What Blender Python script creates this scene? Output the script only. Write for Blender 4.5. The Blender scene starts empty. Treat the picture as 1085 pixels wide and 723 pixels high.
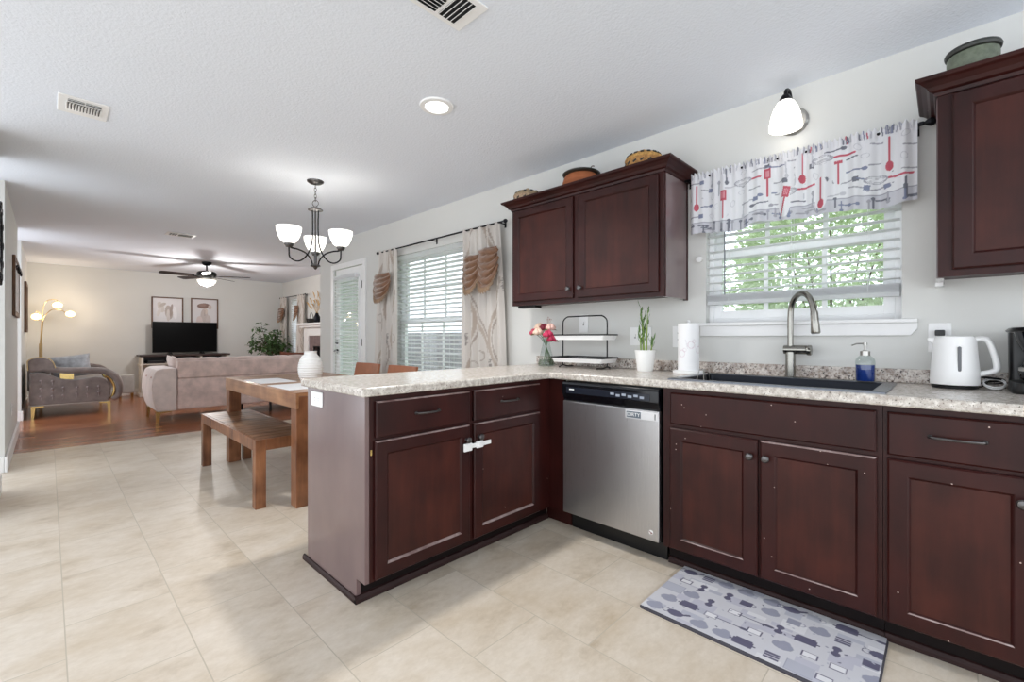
import bpy, bmesh, math, random
import numpy as np
from mathutils import Vector, Matrix

random.seed(7)
sc = bpy.context.scene
COL = sc.collection
PI = math.pi

# ------------------------------------------------------------------ camera, sky, sun, exposure
W = 2.711          # kitchen window wall (inner face, x)
CZ = 2.424         # ceiling height
YT = 6.447         # where tile meets wood
YB = 11.40         # living room end wall
XR = 3.90          # living room window wall

cam_d = bpy.data.cameras.new('camera')
cam = bpy.data.objects.new('camera', cam_d)
COL.objects.link(cam)
cam.location = (0, 0, 1.118)
cam.rotation_euler = (PI / 2, 0, -math.atan((542.5 - 50.76) / 476.08))
cam_d.sensor_width = 36
cam_d.lens = 476.08 / 1085 * 36
cam_d.shift_y = -3.35 / 1085
cam_d.clip_start = 0.05
sc.camera = cam

world = bpy.data.worlds.new('sky')
sc.world = world
world.use_nodes = True
wbg = world.node_tree.nodes['Background']
wbg.inputs[0].default_value = (0.90, 0.95, 1.0, 1)
wbg.inputs[1].default_value = 2.6

sc.view_settings.view_transform = 'Standard'
sc.view_settings.look = 'None'
sc.view_settings.gamma = 1
sc.view_settings.use_curve_mapping = False
sc.view_settings.exposure = 0.02
sc.cycles.max_bounces = 10
sc.cycles.diffuse_bounces = 6
sc.cycles.transparent_max_bounces = 24
sc.cycles.sample_clamp_indirect = 6
sc.cycles.caustics_reflective = False
sc.cycles.caustics_refractive = False


# ------------------------------------------------------------------ materials
def lin(c):
    if isinstance(c, str):
        c = c.lstrip('#')
        c = [int(c[i:i + 2], 16) for i in (0, 2, 4)]
    out = []
    for v in c:
        v = v / 255.0
        out.append(v / 12.92 if v <= 0.04045 else ((v + 0.055) / 1.055) ** 2.4)
    return tuple(out)


class NT:
    """small helper around a node tree"""
    def __init__(s, m):
        m.use_nodes = True
        s.t = m.node_tree
        s.b = s.t.nodes['Principled BSDF']

    def n(s, typ, **kw):
        x = s.t.nodes.new(typ)
        for k, v in kw.items():
            if k.startswith('i_'):
                key = k[2:]
                x.inputs[int(key) if key.isdigit() else key.replace('_', ' ')].default_value = v
            else:
                setattr(x, k, v)
        return x

    def l(s, a, b):
        s.t.links.new(a, b)

    def coord(s, scale=(1, 1, 1), loc=(0, 0, 0), world=True, rot=(0, 0, 0)):
        if world:
            g = s.n('ShaderNodeNewGeometry').outputs['Position']
        else:
            g = s.n('ShaderNodeTexCoord').outputs['Object']
        mp = s.n('ShaderNodeMapping')
        mp.inputs['Scale'].default_value = scale
        mp.inputs['Location'].default_value = loc
        mp.inputs['Rotation'].default_value = rot
        s.l(g, mp.inputs['Vector'])
        return mp.outputs['Vector']

    def noise(s, vec, scale, detail=4, rough=0.55):
        x = s.n('ShaderNodeTexNoise')
        x.inputs['Scale'].default_value = scale
        x.inputs['Detail'].default_value = detail
        x.inputs['Roughness'].default_value = rough
        if vec is not None:
            s.l(vec, x.inputs['Vector'])
        return x.outputs['Fac']

    def ramp(s, fac, stops, interp='LINEAR'):
        r = s.n('ShaderNodeValToRGB')
        r.color_ramp.interpolation = interp
        e = r.color_ramp.elements
        while len(e) < len(stops):
            e.new(0.5)
        for el, (p, c) in zip(e, stops):
            el.position = p
            el.color = tuple(c) + (1,) if len(c) == 3 else c
        s.l(fac, r.inputs['Fac'])
        return r.outputs['Color']

    def mix(s, fac, a, b, mode='MIX'):
        x = s.n('ShaderNodeMix', data_type='RGBA', blend_type=mode)
        if hasattr(fac, 'node'):
            s.l(fac, x.inputs[0])
        else:
            x.inputs[0].default_value = fac
        for v, i in ((a, 6), (b, 7)):
            if hasattr(v, 'node'):
                s.l(v, x.inputs[i])
            else:
                x.inputs[i].default_value = tuple(v) + (1,)
        return x.outputs[2]

    def bump(s, h, strength, dist=0.003):
        b = s.n('ShaderNodeBump')
        b.inputs['Strength'].default_value = strength
        b.inputs['Distance'].default_value = dist
        s.l(h, b.inputs['Height'])
        s.l(b.outputs['Normal'], s.b.inputs['Normal'])

    def base(s, c):
        s.l(c, s.b.inputs['Base Color'])


def mat(name, color, rough=0.5, metal=0.0, spec=0.5, var=0.0, vscale=12, bump=0.0, bscale=200, coat=0.0, emit=None, estr=0, sheen=0, trans=0, ior=1.45, world=False):
    m = bpy.data.materials.new(name)
    k = NT(m)
    c = lin(color)
    p = k.b.inputs
    p['Base Color'].default_value = c + (1,)
    p['Roughness'].default_value = rough
    p['Metallic'].default_value = metal
    p['Specular IOR Level'].default_value = spec
    p['Coat Weight'].default_value = coat
    p['Coat Roughness'].default_value = 0.12
    p['Sheen Weight'].default_value = sheen
    p['Transmission Weight'].default_value = trans
    p['IOR'].default_value = ior
    if emit:
        p['Emission Color'].default_value = lin(emit) + (1,)
        p['Emission Strength'].default_value = estr
    if var:
        v = k.coord(world=world)
        f = k.noise(v, vscale)
        k.base(k.ramp(f, [(0.3, [x * (1 - var) for x in c]), (0.7, [min(1, x * (1 + var)) for x in c])]))
    if bump:
        v = k.coord(world=world)
        k.bump(k.noise(v, bscale, 2), bump)
    return m


def mat_floor_tile():
    m = bpy.data.materials.new('beige_tile')
    k = NT(m)
    g = k.n('ShaderNodeNewGeometry').outputs['Position']
    sx = k.n('ShaderNodeSeparateXYZ'); k.l(g, sx.inputs[0])
    a1 = k.n('ShaderNodeMath', operation='ADD'); k.l(sx.outputs['Y'], a1.inputs[0]); a1.inputs[1].default_value = -1.695 + 5.05
    a2 = k.n('ShaderNodeMath', operation='ADD'); k.l(sx.outputs['X'], a2.inputs[0]); a2.inputs[1].default_value = -0.045 + 6.6
    cb = k.n('ShaderNodeCombineXYZ'); k.l(a1.outputs[0], cb.inputs[0]); k.l(a2.outputs[0], cb.inputs[1])
    br = k.n('ShaderNodeTexBrick', offset=0.5, offset_frequency=2, squash=1.0)
    k.l(cb.outputs[0], br.inputs['Vector'])
    br.inputs['Scale'].default_value = 1.0
    br.inputs['Brick Width'].default_value = 0.505
    br.inputs['Row Height'].default_value = 0.33
    br.inputs['Mortar Size'].default_value = 0.0022
    br.inputs['Mortar Smooth'].default_value = 0.3
    br.inputs['Bias'].default_value = 0.0
    br.inputs['Color1'].default_value = (0, 0, 0, 1)
    br.inputs['Color2'].default_value = (1, 1, 1, 1)
    br.inputs['Mortar'].default_value = (0.5, 0.5, 0.5, 1)
    # cloudy veins that run across each tile, shifted tile by tile
    sh = k.n('ShaderNodeVectorMath', operation='MULTIPLY_ADD')
    k.l(br.outputs['Color'], sh.inputs[0]); sh.inputs[1].default_value = (7, 5, 3)
    k.l(g, sh.inputs[2])
    mp = k.n('ShaderNodeMapping'); mp.inputs['Scale'].default_value = (2.4, 3.9, 1); mp.inputs['Rotation'].default_value = (0, 0, 0.5)
    k.l(sh.outputs[0], mp.inputs['Vector'])
    n1 = k.noise(mp.outputs[0], 1.3, 10, 0.66)
    n2 = k.noise(mp.outputs[0], 9.0, 8, 0.75)
    c1 = k.ramp(n1, [(0.28, lin((171, 153, 131))), (0.45, lin((204, 190, 172))), (0.62, lin((216, 205, 191))), (0.8, lin((192, 177, 160)))])
    c2 = k.mix(0.20, c1, k.ramp(n2, [(0.3, lin((150, 135, 112))), (0.7, lin((236, 230, 220)))]))
    tan_ = k.ramp(k.noise(k.coord(scale=(1.0, 1.5, 1)), 2.3, 5, 0.6), [(0.50, (0, 0, 0)), (0.74, (0.45, 0.45, 0.45))])
    c2 = k.mix(tan_, c2, lin((178, 156, 124)))
    tone = k.mix(0.10, c2, k.ramp(br.outputs['Color'], [(0, lin((180, 165, 142))), (1, lin((228, 222, 212)))]))
    grout = k.mix(br.outputs['Fac'], tone, lin((182, 172, 155)))
    k.base(grout)
    k.b.inputs['Roughness'].default_value = 0.42
    k.b.inputs['Specular IOR Level'].default_value = 0.35
    bm_ = k.n('ShaderNodeMath', operation='MULTIPLY_ADD')
    k.l(br.outputs['Fac'], bm_.inputs[0]); bm_.inputs[1].default_value = -0.6; k.l(n2, bm_.inputs[2])
    k.bump(bm_.outputs[0], 0.25, 0.0015)
    return m


def mat_planks(name, cols, width, length, axis='x', rough=0.3, gap=(40, 22, 14), grain=1.0, coat=0.0):
    """wooden boards; axis = world direction of the boards"""
    m = bpy.data.materials.new(name)
    k = NT(m)
    rot = 0 if axis == 'x' else PI / 2
    v = k.coord(rot=(0, 0, rot), loc=(10, 10, 0))
    br = k.n('ShaderNodeTexBrick', offset=0.37, offset_frequency=2)
    k.l(v, br.inputs['Vector'])
    br.inputs['Scale'].default_value = 1
    br.inputs['Brick Width'].default_value = length
    br.inputs['Row Height'].default_value = width
    br.inputs['Mortar Size'].default_value = 0.0012
    br.inputs['Color1'].default_value = (0, 0, 0, 1)
    br.inputs['Color2'].default_value = (1, 1, 1, 1)
    sh = k.n('ShaderNodeVectorMath', operation='MULTIPLY_ADD')
    k.l(br.outputs['Color'], sh.inputs[0]); sh.inputs[1].default_value = (9, 5, 3); k.l(v, sh.inputs[2])
    mp = k.n('ShaderNodeMapping'); mp.inputs['Scale'].default_value = (1.2, 16, 4)
    k.l(sh.outputs[0], mp.inputs['Vector'])
    n = k.noise(mp.outputs[0], 2.2 * grain, 6, 0.6)
    c = k.ramp(n, [(0.28, lin(cols[0])), (0.5, lin(cols[1])), (0.75, lin(cols[2]))])
    c = k.mix(0.45, c, k.ramp(br.outputs['Color'], [(0, lin(cols[0])), (1, lin(cols[2]))]))
    k.base(k.mix(br.outputs['Fac'], c, lin(gap)))
    k.b.inputs['Roughness'].default_value = rough
    k.b.inputs['Coat Weight'].default_value = coat
    k.b.inputs['Coat Roughness'].default_value = 0.1
    return m


def mat_wood(name, cols, scale=(3, 30, 30), rough=0.4, chips=0.0, coat=0.0, world=True, chip_col=(196, 176, 168), spec=0.5):
    m = bpy.data.materials.new(name)
    k = NT(m)
    v = k.coord(scale=scale, world=world)
    n = k.noise(v, 1.0, 6, 0.6)
    blot = k.noise(k.coord(scale=(5, 5, 4), world=world), 1.3, 3, 0.5)
    c = k.ramp(n, [(0.25, lin(cols[0])), (0.5, lin(cols[1])), (0.8, lin(cols[2]))])
    c = k.mix(0.45, c, k.ramp(blot, [(0.35, lin(cols[0])), (0.7, lin(cols[2]))]))
    if chips:
        vo = k.n('ShaderNodeTexVoronoi', feature='F1')
        k.l(k.coord(world=world), vo.inputs['Vector']); vo.inputs['Scale'].default_value = 38
        d = k.n('ShaderNodeMath', operation='LESS_THAN'); k.l(vo.outputs['Distance'], d.inputs[0]); d.inputs[1].default_value = 0.085
        r = k.n('ShaderNodeSeparateColor'); k.l(vo.outputs['Color'], r.inputs[0])
        g2 = k.n('ShaderNodeMath', operation='GREATER_THAN'); k.l(r.outputs[0], g2.inputs[0]); g2.inputs[1].default_value = 1 - chips
        mu = k.n('ShaderNodeMath', operation='MULTIPLY'); k.l(d.outputs[0], mu.inputs[0]); k.l(g2.outputs[0], mu.inputs[1])
        c = k.mix(mu.outputs[0], c, lin(chip_col))
    k.base(c)
    k.b.inputs['Roughness'].default_value = rough
    k.b.inputs['Specular IOR Level'].default_value = spec
    k.b.inputs['Coat Weight'].default_value = coat
    k.b.inputs['Coat Roughness'].default_value = 0.15
    return m


def mat_granite(name, light, mid, dark, amount=0.5, sc=1.0):
    m = bpy.data.materials.new(name)
    k = NT(m)
    v = k.coord()
    n1 = k.noise(v, 60 * sc, 5, 0.65)
    n2 = k.noise(v, 150 * sc, 4, 0.65)
    n3 = k.noise(v, 170 * sc, 3, 0.6)
    c = k.ramp(n1, [(0.35, lin(mid)), (0.55, lin(light)), (0.75, lin((232, 228, 222)))])
    c = k.mix(k.ramp(n2, [(0.60 - 0.12 * amount, (0, 0, 0)), (0.68 - 0.08 * amount, (1, 1, 1))]), c, lin(mid))
    c = k.mix(k.ramp(n3, [(0.64 - 0.09 * amount, (0, 0, 0)), (0.70 - 0.09 * amount, (1, 1, 1))]), c, lin(dark))
    k.base(c)
    k.b.inputs['Roughness'].default_value = 0.22
    k.b.inputs['Specular IOR Level'].default_value = 0.5
    return m


def mat_paint(name, rough=0.8, sheen=0.0, bump=0.0, trans=0.0):
    """pattern held in the mesh's own colour attribute (a printed or woven design)"""
    m = bpy.data.materials.new(name)
    k = NT(m)
    a = k.n('ShaderNodeAttribute', attribute_name='Print')
    k.base(a.outputs['Color'])
    k.b.inputs['Roughness'].default_value = rough
    k.b.inputs['Sheen Weight'].default_value = sheen
    if bump:
        k.bump(k.noise(k.coord(), 400, 2), bump)
    if trans:
        tr = k.n('ShaderNodeBsdfTranslucent'); k.l(a.outputs['Color'], tr.inputs['Color'])
        mx = k.n('ShaderNodeMixShader'); mx.inputs[0].default_value = trans
        out = k.t.nodes['Material Output']
        k.l(k.b.outputs[0], mx.inputs[1]); k.l(tr.outputs[0], mx.inputs[2]); k.l(mx.outputs[0], out.inputs['Surface'])
    return m


def mat_glass(name, tint=(250, 252, 253), rough=0.0, fres=1.35):
    """thin clear pane: lets light straight through with a faint mirror reflection"""
    m = bpy.data.materials.new(name)
    k = NT(m)
    t = k.t
    tr = k.n('ShaderNodeBsdfTransparent'); tr.inputs[0].default_value = lin(tint) + (1,)
    gl = k.n('ShaderNodeBsdfGlossy'); gl.inputs['Roughness'].default_value = rough
    lw = k.n('ShaderNodeLayerWeight'); lw.inputs['Blend'].default_value = 0.5
    pw = k.n('ShaderNodeMath', operation='POWER'); k.l(lw.outputs['Facing'], pw.inputs[0]); pw.inputs[1].default_value = 4.0
    ma = k.n('ShaderNodeMath', operation='MULTIPLY_ADD'); k.l(pw.outputs[0], ma.inputs[0]); ma.inputs[1].default_value = 0.5; ma.inputs[2].default_value = (fres - 1) * 0.1
    mx = k.n('ShaderNodeMixShader')
    k.l(ma.outputs[0], mx.inputs[0]); k.l(tr.outputs[0], mx.inputs[1]); k.l(gl.outputs[0], mx.inputs[2])
    k.l(mx.outputs[0], t.nodes['Material Output'].inputs['Surface'])
    return m


def mat_steel(name, color=(200, 200, 202), rough=0.3, axis=2):
    m = bpy.data.materials.new(name)
    k = NT(m)
    s = [160, 160, 160]; s[axis] = 0.8
    n = k.noise(k.coord(scale=tuple(s)), 6, 3, 0.6)
    k.b.inputs['Base Color'].default_value = lin(color) + (1,)
    k.b.inputs['Metallic'].default_value = 1
    r = k.ramp(n, [(0.2, (rough * 0.8,) * 3), (0.8, (rough * 1.25,) * 3)])
    k.l(r, k.b.inputs['Roughness'])
    k.bump(n, 0.015, 0.001)
    return m


M = {}
M['wall'] = mat('wall_paint', (214, 214, 211), 0.85, var=0.015, vscale=1.2, bump=0.12, bscale=260, world=True)
M['ceil'] = mat('ceiling_texture', (228, 233, 242), 0.9, bump=0.9, bscale=75, world=True)
M['trim'] = mat('white_trim', (236, 236, 236), 0.45, var=0.01)
M['tile'] = mat_floor_tile()
M['woodfloor'] = mat_planks('cherry_floor', [(108, 60, 38), (146, 88, 58), (180, 118, 82)], 0.13, 1.1, 'x', 0.24, coat=0.08)
M['cab'] = mat_wood('espresso_cherry', [(32, 9, 8), (46, 14, 12), (60, 22, 18)], (14, 14, 2.2), 0.40, chips=0.03, coat=0.0, spec=0.27)
M['cabpanel'] = mat_wood('espresso_panel', [(38, 13, 10), (56, 22, 17), (76, 34, 25)], (22, 22, 2.0), 0.42, coat=0.0, spec=0.27, chips=0.004)
M['cabside'] = mat_wood('cabinet_side_sheen', [(92, 70, 72), (102, 79, 80), (112, 88, 88)], (9, 9, 1.2), 0.34, coat=1.0)  # base lightened so the colour carries the sheen on the side panels
M['toe'] = mat('toe_kick_shaded', (17, 9, 9), 0.6, var=0.15, spec=0.2)  # near-black: shade of the recess put into the board colour
M['shoe'] = mat('shoe_molding_stain', (44, 26, 25), 0.5, var=0.2, spec=0.3)
M['pale_edge'] = mat_wood('pale_edge_finish', [(70, 40, 38), (126, 100, 96), (196, 182, 180)], (30, 30, 30), 0.3, coat=0.3)  # pale mottled top chamfers, plus wear along inner lower edges
M['granite'] = mat_granite('speckled_laminate', (202, 196, 188), (166, 156, 147), (78, 68, 62), 0.40, 0.8)
M['granite2'] = mat_granite('speckled_backsplash', (214, 206, 199), (150, 134, 124), (64, 54, 52), 0.72, 0.5)
M['steel'] = mat_steel('brushed_steel', (196, 196, 198), 0.30)
M['nickel'] = mat('satin_nickel', (178, 176, 172), 0.28, 1.0, var=0.03)
M['faucet'] = mat('brushed_nickel_faucet', (150, 148, 142), 0.24, 1.0, var=0.04)
M['pewter'] = mat('pewter_hardware', (100, 98, 98), 0.34, 1.0, var=0.05)
M['black'] = mat('black_plastic', (16, 16, 18), 0.32, var=0.08)
M['blackglass'] = mat('black_gloss', (12, 13, 18), 0.12, var=0.05)
M['blackmetal'] = mat('black_wire', (20, 20, 22), 0.4, 0.4, var=0.05)
M['sinkblack'] = mat_steel('gunmetal_sink', (40, 42, 47), 0.38, axis=1)
M['white'] = mat('white_plastic', (238, 238, 238), 0.35, var=0.01)
M['ceramic'] = mat('white_ceramic', (238, 238, 236), 0.3, var=0.01)
M['vinyl'] = mat('white_vinyl', (240, 241, 242), 0.4, var=0.01)
M['slat'] = mat('white_slat', (250, 250, 251), 0.5, var=0.01)
_k = NT(M['slat'])
_tr = _k.n('ShaderNodeBsdfTranslucent'); _tr.inputs['Color'].default_value = (0.95, 0.96, 0.97, 1)
_mx = _k.n('ShaderNodeMixShader'); _mx.inputs[0].default_value = 0.7
_k.l(_k.b.outputs[0], _mx.inputs[1]); _k.l(_tr.outputs[0], _mx.inputs[2]); _k.l(_mx.outputs[0], _k.t.nodes['Material Output'].inputs['Surface'])
M['pane'] = mat_glass('window_pane')
M['clear'] = mat_glass('clear_glass', (236, 241, 240), 0.02, 1.5)
M['smoke'] = mat_glass('smoky_glass', (150, 150, 150), 0.02, 1.5)
M['bronze'] = mat('dark_bronze', (36, 36, 40), 0.35, 0.85, var=0.06)
M['gold'] = mat('polished_gold', (204, 176, 116), 0.22, 1.0, var=0.05)
M['lampgold'] = mat('brushed_gold', (192, 166, 124), 0.32, 1.0, var=0.05)
M['glow'] = mat('lit_opal_glass', (250, 248, 244), 0.4, emit=(255, 250, 240), estr=1.9)
M['glowsconce'] = mat('lit_sconce_glass', (250, 248, 244), 0.4, emit=(255, 250, 242), estr=1.5)
M['glowcan'] = mat('lit_can_lens', (250, 248, 244), 0.4, emit=(255, 250, 244), estr=5)
M['glowwarm'] = mat('lit_crystal', (255, 236, 200), 0.3, emit=(255, 224, 170), estr=3.5)
M['table'] = mat_wood('acacia_table', [(100, 62, 38), (164, 114, 78), (206, 164, 124)], (3, 30, 30), 0.34, coat=0.2)
M['tableleg'] = mat_wood('acacia_leg', [(66, 36, 21), (124, 76, 47), (172, 120, 84)], (26, 26, 2.4), 0.4, coat=0.1)
M['bench'] = mat_wood('acacia_bench', [(58, 34, 22), (122, 84, 58), (182, 144, 110)], (3, 34, 30), 0.36, coat=0.2)
M['tan'] = mat('tan_leather', (166, 104, 72), 0.5, var=0.12, vscale=9, bump=0.1)
M['darkleg'] = mat('dark_stained_leg', (52, 34, 26), 0.5, var=0.1)
M['sofa'] = mat('mauve_velvet', (216, 192, 184), 0.8, var=0.22, vscale=7, sheen=0.5, bump=0.1, bscale=300)
M['sofalight'] = mat('pale_mauve_velvet', (224, 208, 202), 0.8, var=0.12, vscale=8, sheen=0.6)
M['loveseat'] = mat('grey_taupe_velvet', (118, 107, 103), 0.75, var=0.28, vscale=9, sheen=0.5)
M['ottoman'] = mat('pale_grey_velvet', (168, 164, 160), 0.8, var=0.12, sheen=0.4)
M['cushion'] = mat('marbled_cushion', (168, 172, 178), 0.85, var=0.35, vscale=11, sheen=0.2)
M['brown'] = mat('brown_satin', (118, 82, 56), 0.34, var=0.2, vscale=26, sheen=0.6)
M['rust'] = mat('rust_cushion', (112, 62, 42), 0.7, var=0.2)
M['leaf'] = mat('green_leaf', (70, 98, 56), 0.5, var=0.4, vscale=18)
M['bamboo'] = mat('bamboo_stalk', (128, 152, 72), 0.45, var=0.2, vscale=40)
M['bark'] = mat('brown_bark', (84, 66, 50), 0.8, var=0.2)
M['print'] = mat_paint('printed_cloth', 0.8, trans=0.25)
M['matprint'] = mat_paint('printed_vinyl', 0.55)
M['drape'] = mat_paint('jacquard_drape', 0.7, sheen=0.3, trans=0.15)
M['art'] = mat_paint('art_print', 0.4)
M['screen'] = mat('dark_screen', (3, 3, 4), 0.3, spec=0.12, var=0.05)
M['terracotta'] = mat('terracotta', (166, 98, 62), 0.75, var=0.18)
M['verdigris'] = mat('verdigris_glaze', (104, 112, 96), 0.5, var=0.25, vscale=40, bump=0.8, bscale=70)
M['darkrim'] = mat('dark_glaze', (46, 48, 44), 0.35, var=0.15)
M['soap'] = mat('blue_soap', (36, 62, 140), 0.15, var=0.1, vscale=30, coat=0.4)
M['hedge'] = mat('sunlit_foliage', (196, 208, 180), 0.7, var=0.22, vscale=3)
_k = NT(M['hedge'])
_tr = _k.n('ShaderNodeBsdfTranslucent'); _tr.inputs['Color'].default_value = (0.62, 0.72, 0.45, 1)
_mx = _k.n('ShaderNodeMixShader'); _mx.inputs[0].default_value = 0.45
_k.l(_k.b.outputs[0], _mx.inputs[1]); _k.l(_tr.outputs[0], _mx.inputs[2]); _k.l(_mx.outputs[0], _k.t.nodes['Material Output'].inputs['Surface'])
M['grass'] = mat('lawn', (128, 150, 96), 0.9, var=0.25, vscale=2)
M['fencegrey'] = mat('weathered_boards', (186, 182, 188), 0.8, var=0.2, vscale=4)
M['brick'] = mat('mauve_fireplace_tile', (126, 108, 108), 0.5, var=0.2, vscale=15)
M['firebox'] = mat('firebox_black', (26, 22, 22), 0.7, var=0.2)
M['darkwood'] = mat_wood('dark_walnut_top', [(38, 26, 24), (54, 38, 34), (72, 52, 46)], (3, 30, 30), 0.4)
M['blade'] = mat('blade_espresso', (30, 23, 21), 0.4, var=0.15, spec=0.3)
M['cream'] = mat('distressed_cream', (214, 206, 196), 0.6, var=0.08, vscale=14)
M['framewood'] = mat_wood('rustic_frame', [(70, 46, 32), (96, 66, 46), (126, 92, 66)], (20, 20, 3), 0.6)
M['wick'] = mat('wicker', (172, 126, 74), 0.75, var=0.35, vscale=60, bump=0.6, bscale=160)


# ------------------------------------------------------------------ mesh builder
class MB:
    def __init__(s):
        s.v, s.f, s.mi = [], [], []

    def add(s, vs, fs, mi=0):
        o = len(s.v)
        s.v += [tuple(p) for p in vs]
        s.f += [tuple(i + o for i in f) for f in fs]
        s.mi += [mi] * len(fs)
        return s

    def box(s, x0, x1, y0, y1, z0, z1, mi=0):
        x0, x1 = sorted((x0, x1)); y0, y1 = sorted((y0, y1)); z0, z1 = sorted((z0, z1))
        v = [(x, y, z) for z in (z0, z1) for y in (y0, y1) for x in (x0, x1)]
        return s.add(v, [(0, 2, 3, 1), (4, 5, 7, 6), (0, 1, 5, 4), (2, 6, 7, 3), (0, 4, 6, 2), (1, 3, 7, 5)], mi)

    def obox(s, c, ax, half, mi=0):
        c = Vector(c); ax = [Vector(a).normalized() for a in ax]
        v = [c + ax[0] * (i * half[0]) + ax[1] * (j * half[1]) + ax[2] * (k * half[2]) for k in (-1, 1) for j in (-1, 1) for i in (-1, 1)]
        return s.add(v, [(0, 2, 3, 1), (4, 5, 7, 6), (0, 1, 5, 4), (2, 6, 7, 3), (0, 4, 6, 2), (1, 3, 7, 5)], mi)

    def tube(s, pts, r, seg=10, closed=False, cap=True, mi=0, flat=1.0):
        P = [Vector(p) for p in pts]
        n = len(P)
        rr = r if isinstance(r, (list, tuple)) else [r] * n
        T = []
        for i in range(n):
            a = P[(i - 1) % n] if (closed or i > 0) else P[i]
            b = P[(i + 1) % n] if (closed or i < n - 1) else P[i]
            t = (b - a)
            T.append(t.normalized() if t.length > 1e-9 else Vector((0, 0, 1)))
        up = Vector((0, 0, 1)) if abs(T[0].z) < 0.9 else Vector((1, 0, 0))
        N = (up - T[0] * up.dot(T[0])).normalized()
        vs, fs = [], []
        for i in range(n):
            N = (N - T[i] * N.dot(T[i])).normalized()
            B = T[i].cross(N)
            for j in range(seg):
                a = 2 * PI * j / seg
                vs.append(P[i] + N * (math.cos(a) * rr[i] * flat) + B * (math.sin(a) * rr[i]))
        for i in range(n if closed else n - 1):
            k = (i + 1) % n
            for j in range(seg):
                j2 = (j + 1) % seg
                fs.append((i * seg + j, i * seg + j2, k * seg + j2, k * seg + j))
        if cap and not closed:
            fs.append(tuple(range(seg - 1, -1, -1)))
            fs.append(tuple((n - 1) * seg + j for j in range(seg)))
        return s.add(vs, fs, mi)

    def lathe(s, prof, c=(0, 0, 0), seg=28, axis='z', mi=0, sx=1.0, sy=1.0):
        vs, fs = [], []
        n = len(prof)
        for (r, h) in prof:
            for j in range(seg):
                a = 2 * PI * j / seg
                p, q = r * math.cos(a) * sx, r * math.sin(a) * sy
                v = {'z': (p, q, h), 'x': (h, p, q), 'y': (q, h, p)}[axis]
                vs.append((v[0] + c[0], v[1] + c[1], v[2] + c[2]))
        for i in range(n - 1):
            for j in range(seg):
                j2 = (j + 1) % seg
                fs.append((i * seg + j, i * seg + j2, (i + 1) * seg + j2, (i + 1) * seg + j))
        if prof[0][0] > 1e-6:
            fs.append(tuple(range(seg - 1, -1, -1)))
        if prof[-1][0] > 1e-6:
            fs.append(tuple((n - 1) * seg + j for j in range(seg)))
        return s.add(vs, fs, mi)

    def ball(s, c, r, seg=16, rings=10, mi=0):
        r = r if isinstance(r, (list, tuple)) else (r, r, r)
        vs, fs = [], []
        for i in range(rings + 1):
            t = PI * i / rings
            for j in range(seg):
                a = 2 * PI * j / seg
                vs.append((c[0] + r[0] * math.sin(t) * math.cos(a), c[1] + r[1] * math.sin(t) * math.sin(a), c[2] + r[2] * math.cos(t)))
        for i in range(rings):
            for j in range(seg):
                j2 = (j + 1) % seg
                fs.append((i * seg + j, (i + 1) * seg + j, (i + 1) * seg + j2, i * seg + j2))
        return s.add(vs, fs, mi)

    def prism(s, poly, a0, a1, plane='xz', mi=0):
        """polygon in a plane, extruded along the remaining axis from a0 to a1"""
        def P(p, a):
            return {'xz': (p[0], a, p[1]), 'yz': (a, p[0], p[1]), 'xy': (p[0], p[1], a)}[plane]
        n = len(poly)
        vs = [P(p, a0) for p in poly] + [P(p, a1) for p in poly]
        fs = [tuple(range(n)), tuple(range(2 * n - 1, n - 1, -1))]
        for i in range(n):
            j = (i + 1) % n
            fs.append((i, j, n + j, n + i))
        return s.add(vs, fs, mi)

    def grid(s, fn, nu, nv, mi=0):
        vs = [fn(i / nu, j / nv) for j in range(nv + 1) for i in range(nu + 1)]
        fs = [(j * (nu + 1) + i, j * (nu + 1) + i + 1, (j + 1) * (nu + 1) + i + 1, (j + 1) * (nu + 1) + i) for j in range(nv) for i in range(nu)]
        return s.add(vs, fs, mi)

    def leafcard(s, p, d, n, L, w, mi=0):
        """one leaf: folded blade from p along d"""
        p, d, n = Vector(p), Vector(d).normalized(), Vector(n)
        b = d.cross(n)
        b = b.normalized() if b.length > 1e-6 else Vector((1, 0, 0))
        n = b.cross(d)
        pts = [p, p + d * L * 0.35 + b * w / 2 + n * w * 0.15, p + d * L * 0.7 + b * w * 0.38 + n * w * 0.1, p + d * L - n * w * 0.25,
               p + d * L * 0.7 - b * w * 0.38 + n * w * 0.1, p + d * L * 0.35 - b * w / 2 + n * w * 0.15, p + d * L * 0.5]
        return s.add(pts, [(0, 1, 6), (1, 2, 6), (2, 3, 6), (3, 4, 6), (4, 5, 6), (5, 0, 6)], mi)


ORG = {}


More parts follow.
